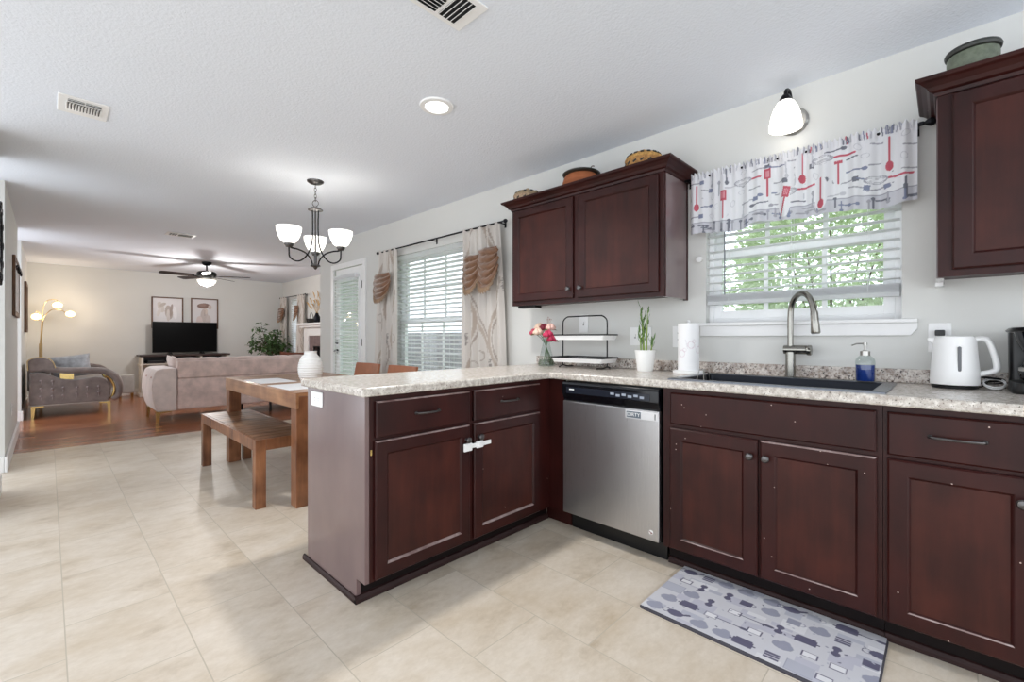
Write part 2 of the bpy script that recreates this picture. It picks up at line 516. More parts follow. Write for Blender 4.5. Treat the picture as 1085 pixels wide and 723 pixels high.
def _mesh(name, mb, mats, org, smooth=False, bevel=0, bseg=2, angle=35, colors=None, recalc=True):
    me = bpy.data.meshes.new(name)
    me.from_pydata([(x - org[0], y - org[1], z - org[2]) for x, y, z in mb.v], [], mb.f)
    mats = mats if isinstance(mats, (list, tuple)) else [mats]
    for m in mats:
        me.materials.append(m)
    if len(mats) > 1:
        me.polygons.foreach_set('material_index', mb.mi)
    if colors is not None:
        at = me.color_attributes.new('Print', 'FLOAT_COLOR', 'POINT')
        a = np.ones((len(mb.v), 4), dtype=np.float32)
        a[:, :3] = colors
        at.data.foreach_set('color', a.ravel())
    if recalc:
        bm = bmesh.new(); bm.from_mesh(me)
        bmesh.ops.recalc_face_normals(bm, faces=bm.faces)
        bm.to_mesh(me); bm.free()
    if smooth:
        me.polygons.foreach_set('use_smooth', [True] * len(me.polygons))
        me.set_sharp_from_angle(angle=math.radians(angle if smooth is True else smooth))
    me.update()
    o = bpy.data.objects.new(name, me)
    COL.objects.link(o)
    if bevel:
        b = o.modifiers.new('edge', 'BEVEL')
        b.width = bevel; b.segments = bseg; b.limit_method = 'ANGLE'; b.angle_limit = math.radians(40)
    return o


def thing(name, label, cat, loc=(0, 0, 0), group=None):
    o = bpy.data.objects.new(name, None)
    COL.objects.link(o)
    o.empty_display_size = 0.05
    o.location = loc
    o['label'] = label
    o['category'] = cat
    if group:
        o['group'] = group
    ORG[o.name] = tuple(loc)
    return o


def part(name, mb, m, parent, smooth=False, bevel=0, label=None, **kw):
    org = ORG[parent.name]
    o = _mesh(name, mb, m, org, smooth, bevel, **kw)
    o.parent = parent
    ORG[o.name] = org
    if label:
        o['label'] = label
    return o


def single(name, mb, m, label, cat, loc, group=None, smooth=False, bevel=0, kind=None, **kw):
    o = _mesh(name, mb, m, loc, smooth, bevel, **kw)
    o.location = loc
    o['label'] = label
    o['category'] = cat
    if group:
        o['group'] = group
    if kind:
        o['kind'] = kind
    ORG[o.name] = tuple(loc)
    return o


def struct(name, mb, m, parent=None, smooth=False, bevel=0, **kw):
    if parent is not None:
        return part(name, mb, m, parent, smooth, bevel, **kw)
    o = _mesh(name, mb, m, (0, 0, 0), smooth, bevel, **kw)
    o['kind'] = 'structure'
    ORG[o.name] = (0, 0, 0)
    return o


def dup(root, loc, label=None, group=None, rotz=None):
    r = root.copy(); COL.objects.link(r); r.location = loc
    if label:
        r['label'] = label
    if group:
        r['group'] = group
    if rotz is not None:
        r.rotation_euler = (0, 0, rotz)
    for ch in list(root.children):
        c = ch.copy(); COL.objects.link(c); c.parent = r
        for g in list(ch.children):
            d = g.copy(); COL.objects.link(d); d.parent = c
    return r


def bez(pts, n=24):
    """smooth curve through points (Catmull-Rom)"""
    P = [Vector(p) for p in pts]
    out = []
    for i in range(len(P) - 1):
        p0 = P[max(i - 1, 0)]; p1 = P[i]; p2 = P[i + 1]; p3 = P[min(i + 2, len(P) - 1)]
        m = max(2, n // (len(P) - 1))
        for k in range(m):
            t = k / m
            out.append(0.5 * ((2 * p1) + (p2 - p0) * t + (2 * p0 - 5 * p1 + 4 * p2 - p3) * t * t + (3 * p1 - p0 - 3 * p2 + p3) * t ** 3))
    out.append(P[-1])
    return out


def lamp(name, loc, energy, color, radius=0.04, parent=None):
    d = bpy.data.lights.new(name, 'POINT')
    d.energy = energy; d.color = color; d.shadow_soft_size = radius
    o = bpy.data.objects.new(name, d)
    COL.objects.link(o)
    if parent is not None:
        o.parent = parent
        q = ORG[parent.name]
        o.location = (loc[0] - q[0], loc[1] - q[1], loc[2] - q[2])
    else:
        o.location = loc
    return o


# ------------------------------------------------------------------ printed designs (drawn on the cloth's own grid)
class Canvas:
    def __init__(s, w, h, nx, ny, bg):
        s.w, s.h = w, h
        s.X, s.Y = np.meshgrid(np.linspace(0, w, nx), np.linspace(0, h, ny))
        s.C = np.empty((ny, nx, 3)); s.C[:] = lin(bg)

    def put(s, mask, col, a=1.0):
        s.C[mask] = s.C[mask] * (1 - a) + np.array(lin(col)) * a

    def seg(s, x0, y0, x1, y1, r, col, a=1.0):
        dx, dy = x1 - x0, y1 - y0
        t = np.clip(((s.X - x0) * dx + (s.Y - y0) * dy) / max(dx * dx + dy * dy, 1e-12), 0, 1)
        s.put((s.X - x0 - t * dx) ** 2 + (s.Y - y0 - t * dy) ** 2 < r * r, col, a)

    def ell(s, x, y, a_, b_, col, th=0.0, a=1.0, ring=None):
        c, q = math.cos(th), math.sin(th)
        u = ((s.X - x) * c + (s.Y - y) * q) / a_
        v = (-(s.X - x) * q + (s.Y - y) * c) / b_
        d = u * u + v * v
        s.put((d < 1) if ring is None else ((d < 1) & (d > ring)), col, a)

    def rect(s, x, y, hw, hh, col, th=0.0, a=1.0, ring=None):
        c, q = math.cos(th), math.sin(th)
        u = np.abs((s.X - x) * c + (s.Y - y) * q); v = np.abs(-(s.X - x) * q + (s.Y - y) * c)
        m = (u < hw) & (v < hh)
        if ring is not None:
            m &= ~((u < hw - ring) & (v < hh - ring))
        s.put(m, col, a)

    def flat(s):
        return s.C.reshape(-1, 3)


# ================================================================== THE SETTING
def wall_with_holes(x0, x1, y0, y1, z0, z1, holes):
    """wall lying along y, with rectangular openings (ya, yb, za, zb)"""
    mb = MB()
    ys = sorted({y0, y1, *[h[0] for h in holes], *[h[1] for h in holes]})
    for a, b in zip(ys[:-1], ys[1:]):
        cuts = sorted([(h[2], h[3]) for h in holes if h[0] <= a + 1e-6 and h[1] >= b - 1e-6])
        z = z0
        for ca, cb_ in cuts:
            if ca > z + 1e-6:
                mb.box(x0, x1, a, b, z, ca)
            z = cb_
        if z1 > z + 1e-6:
            mb.box(x0, x1, a, b, z, z1)
    return mb


struct('floor', MB().box(-3.2, W + 0.14, -2.2, 4.25, -0.06, 0).box(-1.1, W + 0.14, 4.25, YT, -0.06, 0), M['tile'])
struct('floor_living', MB().box(-1.1, XR + 0.14, YT, YB + 0.14, -0.06, 0), M['woodfloor'])
struct('ceiling', MB().box(-3.2, XR + 0.14, -1.7, 4.25, CZ, CZ + 0.1).box(-1.1, XR + 0.14, 4.25, YB + 0.14, CZ, CZ + 0.1), M['ceil'])
WIN1 = (0.148, 1.026, 1.205, 2.02)
WIN2 = (3.262, 4.41, 0.62, 2.03)
DOOR1 = (5.165, 6.0, 0.0, 2.045)
struct('wall_right', wall_with_holes(W, W + 0.14, -1.7, YT, 0, CZ, [WIN1, WIN2, DOOR1]), M['wall'])
struct('wall_return', MB().box(W + 0.14, XR, YT - 0.14, YT, 0, CZ), M['wall'])
WIN3 = (10.19, 10.86, 0.50, 2.0)
ADDED_WIN = (6.62, 8.10, 0.12, 2.2)  # opening for the added daylight window
struct('wall_living', wall_with_holes(XR, XR + 0.14, YT - 0.14, YB, 0, CZ, [WIN3, ADDED_WIN]), M['wall'])
struct('wall_back', MB().box(-1.1, XR + 0.14, YB, YB + 0.14, 0, CZ), M['wall'])
struct('wall_left', MB().box(-0.38, -0.25, 5.62, 7.9, 0, CZ), M['wall'])
struct('wall_left_far', MB().box(-0.38, -0.25, 8.92, YB, 0, CZ), M['wall'])
struct('wall_left_near', MB().box(-0.38, -0.25, 4.25, 4.9, 0, CZ), M['wall'])


def base_run(pts, t=0.014, h=0.13):
    """baseboard profile following boxes; pts = list of (x0,x1,y0,y1)"""
    mb = MB()
    for (x0, x1, y0, y1) in pts:
        mb.box(x0, x1, y0, y1, 0, h)
    return mb


struct('baseboard_left', base_run([(-0.25, -0.232, 5.602, 7.918), (-0.398, -0.25, 5.602, 5.62), (-0.398, -0.25, 7.9, 7.918)]), M['trim'], bevel=0.006)
struct('baseboard_left_far', base_run([(-0.25, -0.232, 8.90, YB), (-0.398, -0.25, 8.902, 8.92)]), M['trim'], bevel=0.006)
struct('baseboard_left_near', base_run([(-0.25, -0.232, 4.25, 4.918), (-0.398, -0.25, 4.9, 4.918)]), M['trim'], bevel=0.006)
struct('baseboard_back', base_run([(-0.232, XR, YB - 0.018, YB)]), M['trim'], bevel=0.006)
struct('baseboard_living', base_run([(XR - 0.018, XR, YT, 8.17), (XR - 0.018, XR, 9.85, YB - 0.018)]), M['trim'], bevel=0.006)
struct('baseboard_right', base_run([(W - 0.016, W, 2.35, 5.10), (W - 0.016, W, 6.065, YT)]), M['trim'], bevel=0.006)


def blind(name, label, x, y0, y1, ztop, zbot, pitch, stack=0.0, tilt=0.0, wand_y=None, cords=(), depth=0.05, group=None, wand_len=0.4):
    """horizontal slatted blind hanging inside a window"""
    t = thing(name, label, 'blind', (x, (y0 + y1) / 2, ztop), group)
    part('headrail', MB().box(x - 0.03, x + 0.03, y0, y1, ztop - 0.05, ztop), M['slat'], t, bevel=0.003)
    mb = MB()
    z = ztop - 0.075
    zend = zbot + 0.03 + stack
    while z > zend:
        c, s_ = math.cos(tilt), math.sin(tilt)
        mb.obox((x, (y0 + y1) / 2, z), [(c, 0, s_), (0, 1, 0), (-s_, 0, c)], (depth / 2, (y1 - y0) / 2, 0.0018))
        z -= pitch
    k = 0
    while stack and k * 0.006 < stack - 0.006:
        mb.box(x - depth / 2, x + depth / 2, y0, y1, zbot + 0.022 + k * 0.006, zbot + 0.0252 + k * 0.006)
        k += 1
    part('slats', mb, M['slat'], t)
    part('bottom_rail', MB().box(x - depth / 2, x + depth / 2, y0, y1, zbot, zbot + 0.02), M['slat'], t, bevel=0.003)
    cm = MB()
    for y in cords:
        cm.tube([(x - depth / 2 - 0.002, y, ztop - 0.05), (x - depth / 2 - 0.002, y, zbot + 0.01)], 0.0013, 5)
        cm.tube([(x + depth / 2 + 0.002, y, ztop - 0.05), (x + depth / 2 + 0.002, y, zbot + 0.01)], 0.0013, 5)
    part('ladder_cord', cm, M['slat'], t)
    if wand_y:
        part('wand', MB().tube([(x - 0.04, wand_y, ztop - 0.04), (x - 0.04, wand_y, ztop - 0.04 - wand_len)], 0.004, 8), mat('grey_wand', (128, 132, 138), 0.4, var=0.02), t, smooth=True)
    return t


def window(name, y0, y1, z0, z1, x, zmeet, muntins_up=(), muntins_lo=(), hmunt=()):
    """double hung window unit: frame ring, two sashes, panes"""
    t = bpy.data.objects.new(name, None); COL.objects.link(t)
    t.location = (x, (y0 + y1) / 2, z0); t['kind'] = 'structure'
    ORG[t.name] = tuple(t.location)

    def ring(mb, a, b, c, d, w, xa, xb):
        mb.box(xa, xb, a, a + w, c, d); mb.box(xa, xb, b - w, b, c, d)
        mb.box(xa, xb, a + w, b - w, c, c + w); mb.box(xa, xb, a + w, b - w, d - w, d)
    fr = MB(); ring(fr, y0, y1, z0, z1, 0.028, x, x + 0.075)
    struct('window_frame', fr, M['vinyl'], t, bevel=0.003)
    for nm, za, zb, xx, mun in (('upper_sash', zmeet - 0.02, z1 - 0.028, x + 0.04, muntins_up), ('lower_sash', z0 + 0.028, zmeet + 0.022, x + 0.008, muntins_lo)):
        mb = MB(); ring(mb, y0 + 0.028, y1 - 0.028, za, zb, 0.042, xx, xx + 0.03)
        for m in mun:
            mb.box(xx + 0.008, xx + 0.022, m - 0.011, m + 0.011, za + 0.04, zb - 0.04)
        for h in hmunt:
            if za + 0.05 < h < zb - 0.05:
                mb.box(xx + 0.008, xx + 0.022, y0 + 0.06, y1 - 0.06, h - 0.011, h + 0.011)
        s_ = struct(nm, mb, M['vinyl'], t, bevel=0.002)
        p = struct('pane', MB().box(xx + 0.013, xx + 0.017, y0 + 0.068, y1 - 0.068, za + 0.04, zb - 0.04), M['pane'], s_)
    return t


w1 = window('window_1', *WIN1, W + 0.05, 1.60, (0.725, 0.453), (0.725, 0.453))
sm = MB()
sm.box(W - 0.035, W + 0.06, 0.094, 1.062, 1.187, 1.205)
sm.prism([(0.118, 1.128), (1.052, 1.128), (1.052, 1.187), (0.094, 1.187), (0.094, 1.160)], W - 0.018, W, 'yz')
struct('window_sill', sm, M['trim'], w1, bevel=0.003)
w2 = window('window_2', *WIN2, W + 0.05, 1.30, (3.66, 4.03), (3.66, 4.03), (1.66, 0.96))
struct('window_sill', MB().box(W - 0.03, W + 0.05, 3.22, 4.45, 0.60, 0.62).box(W - 0.015, W, 3.24, 4.43, 0.53, 0.60), M['trim'], w2, bevel=0.003)
w3 = window('window_3', *WIN3, XR + 0.05, 1.25, (10.52,), (10.52,))
struct('window_sill', MB().box(XR - 0.03, XR + 0.05, 10.15, 10.90, 0.48, 0.50), M['trim'], w3)

w4 = window('added_window', *ADDED_WIN, XR + 0.05, 1.2, (7.4,), (7.4,))  # unseen window, added to let daylight into the living room

# patio door: slab with a tall glazed light
d1 = bpy.data.objects.new('door_1', None); COL.objects.link(d1)
d1.location = (W, 5.58, 0); d1['kind'] = 'structure'; ORG[d1.name] = (W, 5.58, 0)
mb = MB()
ya, yb = 5.205, 5.965
for a, b, c, d in ((ya, ya + 0.105, 0.012, 2.03), (yb - 0.105, yb, 0.012, 2.03), (ya + 0.105, yb - 0.105, 0.012, 0.24), (ya + 0.105, yb - 0.105, 1.90, 2.03)):
    mb.box(W + 0.012, W + 0.056, a, b, c, d)
struct('door_slab', mb, M['trim'], d1, bevel=0.004)
mb = MB()
for a, b, c, d in ((ya + 0.095, ya + 0.13, 0.23, 1.91), (yb - 0.13, yb - 0.095, 0.23, 1.91), (ya + 0.13, yb - 0.13, 0.23, 0.265), (ya + 0.13, yb - 0.13, 1.875, 1.91)):
    mb.box(W + 0.002, W + 0.014, a, b, c, d)
struct('glazing_bead', mb, M['trim'], d1, bevel=0.003)
struct('pane', MB().box(W + 0.03, W + 0.036, ya + 0.1, yb - 0.1, 0.235, 1.905), M['pane'], d1)
mb = MB()
mb.box(W - 0.018, W + 0.01, DOOR1[0] - 0.06, DOOR1[0] + 0.012, 0, 2.10)
mb.box(W - 0.018, W + 0.01, DOOR1[1] - 0.012, DOOR1[1] + 0.06, 0, 2.10)
mb.box(W - 0.018, W + 0.01, DOOR1[0] + 0.012, DOOR1[1] - 0.012, 2.033, 2.10)
struct('door_casing', mb, M['trim'], d1, bevel=0.004)
for z in (1.784, 1.061, 0.30):
    struct('hinge', MB().tube([(W - 0.004, ya - 0.004, z - 0.045), (W - 0.004, ya - 0.004, z + 0.045)], 0.008, 8).box(W - 0.003, W + 0.012, ya - 0.016, ya + 0.016, z - 0.045, z + 0.045), M['bronze'], d1)
mb = MB()
mb.lathe([(0.03, 0.012), (0.03, 0.004), (0.012, 0.0), (0.012, -0.035), (0.0, -0.036)], (W, yb - 0.045, 0.94), 16, 'x')
mb.tube(bez([(W - 0.03, yb - 0.045, 0.94), (W - 0.034, yb - 0.08, 0.942), (W - 0.03, yb - 0.155, 0.936)], 12), 0.009, 8)
mb.lathe([(0.026, 0.012), (0.026, -0.004), (0.014, -0.012), (0.0, -0.012)], (W, yb - 0.045, 1.06), 16, 'x')
struct('door_handle', mb, M['bronze'], d1, smooth=True)

blind('window_blind', 'white slatted blind half raised in the kitchen window over the sink', W + 0.022, 0.156, 1.018, 2.015, 1.31, 0.0455, stack=0.045, tilt=-0.05, wand_y=0.914, cords=(0.90, 0.585, 0.27), wand_len=0.61)
blind('window_blind', 'wide white slatted blind lowered between the two patterned drapes of the dining window', W + 0.022, 3.272, 4.40, 2.02, 0.64, 0.0445, tilt=-0.28, cords=(4.2, 3.84, 3.46))
blind('window_blind', 'narrow white slatted blind on the glass of the patio door', W - 0.03, ya + 0.085, yb - 0.085, 1.93, 0.22, 0.044, tilt=-0.35, cords=(5.36, 5.81), depth=0.045)
blind('window_blind', 'white blind between the brown swagged drapes of the far living room window', XR + 0.022, 10.20, 10.85, 1.99, 0.52, 0.046, tilt=-0.6, cords=(10.35, 10.7))

# ---- outside
struct('ground', MB().box(W + 0.14, 26, -12, 26, -0.45, -0.35), M['grass'])


def shrub(c, r, h, n, label, seed, leafsize=0.14):
    rnd = random.Random(seed)
    t = thing('shrub', label, 'shrub', (c[0], c[1], -0.35), 'shrubs in the yard outside')
    mb = MB()
    for i in range(n):
        th = rnd.uniform(0, 2 * PI); u = rnd.uniform(-0.95, 1); rad = rnd.uniform(0.6, 1.0) * (1 + 0.12 * math.sin(5 * th + seed) * math.cos(4 * u))
        q = math.sqrt(max(0, 1 - u * u))
        p = (c[0] + r * rad * q * math.cos(th), c[1] + r * rad * q * math.sin(th), -0.35 + h * 0.55 + h * 0.45 * rad * u)
        d = Vector((q * math.cos(th) + rnd.uniform(-.6, .6), q * math.sin(th) + rnd.uniform(-.6, .6), u + rnd.uniform(-.6, .6)))
        mb.leafcard(p, d, (rnd.uniform(-1, 1), rnd.uniform(-1, 1), 1), leafsize * rnd.uniform(0.7, 1.5), leafsize * 0.6)
    part('foliage', mb, M['hedge'], t, recalc=False)
    st = MB()
    for i in range(5):
        a = i * 1.26 + seed
        st.tube([(c[0], c[1], -0.35), (c[0] + 0.2 * r * math.cos(a), c[1] + 0.2 * r * math.sin(a), -0.35 + h * 0.35), (c[0] + 0.5 * r * math.cos(a), c[1] + 0.5 * r * math.sin(a), -0.35 + h * 0.7)], [0.03, 0.02, 0.008], 6)
    part('stem', st, M['bark'], t)


shrub((8.2, -1.9), 1.35, 4.4, 11000, 'pale green shrub seen through the right of the kitchen window', 1, 0.11)
shrub((8.6, 1.3), 1.4, 4.6, 11000, 'pale green shrub seen through the middle of the kitchen window', 2, 0.11)
shrub((9.3, 4.5), 1.35, 4.4, 11000, 'pale green shrub seen through the left of the kitchen window', 3, 0.11)
mb = MB()
ft = thing('yard_fence', 'weathered grey board fence outside the dining window', 'fence', (5.2, 8, -0.35))
for i in range(34):
    y = 4.6 + i * 0.2
    mb.box(5.2, 5.225, y, y + 0.185, -0.35, 1.22)
part('board_panel', mb, M['fencegrey'], ft)
part('rail', MB().box(5.225, 5.265, 4.6, 11.4, 0.1, 0.19).box(5.225, 5.265, 4.6, 11.4, 0.85, 0.94), M['fencegrey'], ft)

# ---- ceiling fittings
def ceiling_light():
    c = (1.52, 2.06)
    t = thing('can_light', 'round recessed light lit in the kitchen ceiling', 'ceiling light', (c[0], c[1], CZ))
    part('trim_ring', MB().lathe([(0.062, CZ - 0.002), (0.066, CZ - 0.012), (0.092, CZ - 0.009), (0.096, CZ - 0.001), (0.062, CZ - 0.0005)], (c[0], c[1], 0), 40), M['white'], t, smooth=True)
    part('lens', MB().lathe([(0.0, CZ - 0.010), (0.035, CZ - 0.0095), (0.064, CZ - 0.004), (0.064, CZ - 0.001), (0, CZ - 0.001)], (c[0], c[1], 0), 36), M['glowcan'], t, smooth=True)
    d = bpy.data.lights.new('can_bulb', 'SPOT'); d.energy = 95; d.color = (1, 0.97, 0.93); d.spot_size = 2.3; d.spot_blend = 0.8; d.shadow_soft_size = 0.06
    o = bpy.data.objects.new('can_bulb', d); COL.objects.link(o); o.parent = t; o.location = (0, 0, -0.03)


ceiling_light()


def grille(name, label, x0, x1, y0, y1, slots, screws=True):
    """ceiling register: bevelled plate, dark slot recesses and louvres. slots = (x0,x1,y0,y1, along, n)"""
    t = thing(name, label, 'vent', ((x0 + x1) / 2, (y0 + y1) / 2, CZ))
    z = CZ
    part('face_plate', MB().box(x0, x1, y0, y1, z - 0.007, z), M['white'], t, bevel=0.004)
    bk, lv = MB(), MB()
    for (a, b, c, d, along, n) in slots:
        bk.box(a, b, c, d, z - 0.0078, z - 0.0068)
        for i in range(n + 1):
            if along == 'x':
                y = c + (d - c) * i / n
                lv.obox(((a + b) / 2, y, z - 0.011), [(1, 0, 0), (0, 0.8, 0.6), (0, -0.6, 0.8)], ((b - a) / 2, 0.0048, 0.0006))
            else:
                x = a + (b - a) * i / n
                lv.obox((x, (c + d) / 2, z - 0.011), [(0, 1, 0), (0.8, 0, 0.6), (-0.6, 0, 0.8)], ((d - c) / 2, 0.0048, 0.0006))
    part('opening', bk, M['black'], t)
    part('louvre', lv, M['white'], t)


grille('ceiling_vent', 'large white ceiling register with dark louvres at the top edge of the photo', 0.62, 1.212, 1.30, 1.488,
       [(0.66, 1.07, 1.325, 1.463, 'x', 8), (1.085, 1.165, 1.325, 1.463, 'y', 4)])
grille('ceiling_vent', 'small white ceiling register with a comb of short slots', 0.036, 0.244, 3.385, 3.64,
       [(0.075, 0.142, 3.425, 3.452, 'x', 1), (0.147, 0.212, 3.425, 3.452, 'x', 1), (0.072, 0.212, 3.475, 3.575, 'y', 11)])
grille('ceiling_vent', 'slim white ceiling register beyond the kitchen near the fan', 1.02, 1.32, 6.86, 7.08,
       [(1.05, 1.13, 6.90, 7.04, 'y', 3), (1.15, 1.29, 6.92, 7.02, 'x', 3)])

# ================================================================== KITCHEN CABINETS
class Fr:
    """frame on a cabinet front: u to the right as seen, v up, n out toward the viewer"""
    def __init__(s, o, u, n):
        s.o, s.u, s.n = Vector(o), Vector(u), Vector(n)

    def p(s, u, v, n):
        q = s.o + s.u * u + s.n * n
        return (q.x, q.y, q.z + v)

    def box(s, mb, u0, u1, v0, v1, n0, n1):
        a, b = s.p(u0, v0, n0), s.p(u1, v1, n1)
        return mb.box(a[0], b[0], a[1], b[1], a[2], b[2])


SINK = Fr((2.098, 0, 0), (0, -1, 0), (-1, 0, 0))      # u = -y
PEN = Fr((0, 1.718, 0), (1, 0, 0), (0, -1, 0))        # u = x
UPP = Fr((2.399, 0, 0), (0, -1, 0), (-1, 0, 0))


def door(parent, fr, u0, u1, v0, v1, t=0.019, st=0.058, rec=0.009, pale_edge=()):
    """framed door with a flat sunk panel; returns (frame part, panel sub-part)"""
    mb = MB()
    e = 0.003
    R = [((u0, v0, 0), (u1, v0, 0), (u1, v1, 0), (u0, v1, 0))]
    def loop(d, n):
        return [fr.p(u0 + d, v0 + d, n), fr.p(u1 - d, v0 + d, n), fr.p(u1 - d, v1 - d, n), fr.p(u0 + d, v1 - d, n)]
    loops = [loop(0, 0.0), loop(0, t - 0.006), loop(0.006, t), loop(st - 0.004, t), loop(st, t - 0.003), loop(st + 0.005, t - rec)]
    vs = [p for l in loops for p in l]
    fs = [(3, 2, 1, 0)]
    for i in range(len(loops) - 1):
        for j in range(4):
            k = (j + 1) % 4
            fs.append((i * 4 + j, i * 4 + k, i * 4 + 4 + k, i * 4 + 4 + j))
    mb.add(vs, fs)
    for (i, j) in pale_edge:
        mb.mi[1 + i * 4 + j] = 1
    d = part('door', mb, [M['cab'], M['pale_edge']] if pale_edge else M['cab'], parent)
    pm = MB()
    q = loop(st + 0.005, t - rec)
    q2 = loop(st + 0.005, t - rec - 0.003)
    pm.add(q + q2, [(0, 1, 2, 3), (7, 6, 5, 4), (0, 4, 5, 1), (1, 5, 6, 2), (2, 6, 7, 3), (3, 7, 4, 0)])
    part('door_panel', pm, M['cabpanel'], d)
    return d


def drawer(parent, fr, u0, u1, v0, v1, t=0.019, name='drawer_front', pale_edge=False):
    mb = MB()
    e = 0.006
    lo = [(0, 0), (0, t - e), (e, t)]
    vs = [fr.p(u, v, n) for d, n in lo for u, v in ((u0 + d, v0 + d), (u1 - d, v0 + d), (u1 - d, v1 - d), (u0 + d, v1 - d))]
    fs = [(3, 2, 1, 0)] + [(i * 4 + j, i * 4 + (j + 1) % 4, i * 4 + 4 + (j + 1) % 4, i * 4 + 4 + j) for i in range(2) for j in range(4)] + [(8, 9, 10, 11)]
    mb.add(vs, fs)
    if pale_edge:
        mb.mi[1 + 4 + 2] = 1  # top chamfer takes the pale finish
    return part(name, mb, [M['cab'], M['pale_edge']] if pale_edge else M['cab'], parent)


def knob(parent, fr, u, v, n0=0.019):
    mb = MB()
    ax = 'x' if abs(fr.n.x) > 0.5 else 'y'
    c = fr.p(u, v, n0)
    prof = [(0.009, 0.0), (0.006, -0.006), (0.006, -0.014), (0.0135, -0.019), (0.0155, -0.024), (0.012, -0.029), (0.0, -0.031)]
    mb.lathe(prof, c, 18, ax)
    return part('knob', mb, M['pewter'], parent, smooth=True)


def pull(parent, fr, u0, u1, v, n0=0.019):
    mb = MB()
    m = (u0 + u1) / 2
    pts = bez([fr.p(u0, v, n0), fr.p(u0 + 0.004, v, n0 + 0.016), fr.p(u0 + (m - u0) * 0.5, v, n0 + 0.025), fr.p(m, v, n0 + 0.028), fr.p(u1 - (u1 - m) * 0.5, v, n0 + 0.025), fr.p(u1 - 0.004, v, n0 + 0.016), fr.p(u1, v, n0)], 24)
    mb.tube(pts, 0.0048, 8)
    mb.ball(fr.p(u0, v, n0), 0.0075, 10, 6); mb.ball(fr.p(u1, v, n0), 0.0075, 10, 6)
    return part('handle', mb, M['pewter'], parent, smooth=True)


def face_frame(mb, fr, u0, u1, v0, v1, openings, t=0.019):
    """frame face with openings (u0,u1,v0,v1); built from strips"""
    us = sorted({u0, u1, *[o[0] for o in openings], *[o[1] for o in openings]})
    for a, b in zip(us[:-1], us[1:]):
        cuts = sorted([(o[2], o[3]) for o in openings if o[0] <= a + 1e-6 and o[1] >= b - 1e-6])
        z = v0
        for ca, cb_ in cuts:
            if ca > z + 1e-6:
                fr.box(mb, a, b, z, ca, -t, 0)
            z = cb_
        if v1 > z + 1e-6:
            fr.box(mb, a, b, z, v1, -t, 0)


ZU = 0.876   # underside of worktop
# --- peninsula
pen = thing('peninsula_cabinet', 'dark cherry peninsula cabinet with two drawers over two latched doors', 'cabinet', (1.48, 2.0, 0))
mb = MB()
ops = [(0.975, 1.432, 0.725, 0.83), (1.512, 1.968, 0.725, 0.83), (0.975, 1.432, 0.13, 0.66), (1.512, 1.968, 0.13, 0.66)]
face_frame(mb, PEN, 0.925, 2.062, 0.10, ZU, ops)
mb.box(0.925, 2.062, 2.27, 2.285, 0.10, ZU)
mb.box(0.925, 2.062, 1.737, 2.27, 0.10, 0.118)
mb.box(0.925, 2.062, 1.737, 2.27, ZU - 0.02, ZU)
mb.box(2.044, 2.062, 1.737, 2.27, 0.118, ZU - 0.02)
part('carcass', mb, M['cab'], pen)
part('toe_kick', MB().box(0.925, 2.165, 1.794, 1.812, 0, 0.10), M['toe'], pen)
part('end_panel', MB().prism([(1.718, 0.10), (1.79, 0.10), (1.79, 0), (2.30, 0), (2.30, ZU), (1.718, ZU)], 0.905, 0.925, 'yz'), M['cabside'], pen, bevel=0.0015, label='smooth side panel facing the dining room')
part('shoe_molding', MB().prism([(0.895, 0), (0.906, 0), (0.906, 0.026), (0.900, 0.024), (0.895, 0.014)], 1.776, 2.34, 'xz').prism([(1.775, 0), (1.794, 0), (1.794, 0.03), (1.784, 0.027), (1.776, 0.014)], 0.895, 2.16, 'yz'), M['shoe'], pen)
for u0, u1, hm in ((0.948, 1.459, 1.203), (1.486, 1.993, 1.737)):
    d = drawer(pen, PEN, u0, u1, 0.7, 0.853, pale_edge=True)
    pull(d, PEN, hm - 0.062, hm + 0.062, 0.783)
part('hinge', MB().box(0.929, 0.937, 1.7145, 1.718, 0.628, 0.652), M['gold'], pen, bevel=0.001, label='small brass hinge leaf')
PALE_EDGES = ((1, 2), (3, 0), (4, 0))  # pale top chamfer, then wear on the inner lower edge
dl = door(pen, PEN, 0.944, 1.459, 0.108, 0.687, pale_edge=PALE_EDGES)
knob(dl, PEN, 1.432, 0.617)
dr = door(pen, PEN, 1.486, 1.993, 0.108, 0.687, pale_edge=PALE_EDGES)
knob(dr, PEN, 1.515, 0.620)

lt = thing('child_latch', 'white plastic child latch strapped across the two peninsula door knobs', 'latch', (1.5, 1.68, 0.58))
a = 0.018
part('strap', MB().obox((1.507, 1.693, 0.582), [(1, 0, a), (0, 1, 0), (-a, 0, 1)], (0.085, 0.0025, 0.011)), M['white'], lt, bevel=0.002)
part('lock_pad', MB().obox((1.434, 1.690, 0.580), [(1, 0, a), (0, 1, 0), (-a, 0, 1)], (0.026, 0.0065, 0.020)), M['white'], lt, bevel=0.005)
part('lock_pad', MB().obox((1.512, 1.690, 0.583), [(1, 0, a), (0, 1, 0), (-a, 0, 1)], (0.022, 0.0075, 0.018)), M['white'], lt, bevel=0.005)
part('release_button', MB().lathe([(0.010, 0), (0.010, -0.003), (0.0, -0.0035)], (1.512, 1.6825, 0.583), 16, 'y'), M['white'], lt, smooth=True)

# --- corner filler between peninsula and dishwasher
single('corner_filler', MB().box(2.0985, 2.118, 1.606, 1.737, 0.10, ZU).box(2.0625, 2.118, 1.718, 1.737, 0.10, ZU).box(2.168, 2.186, 1.606, 1.794, 0.0, 0.10).box(2.118, 2.186, 1.70, 1.718, 0.10, 0.118), M['cab'], 'narrow dark filler panel in the inner corner beside the dishwasher', 'filler panel', (2.1, 1.66, 0.10))

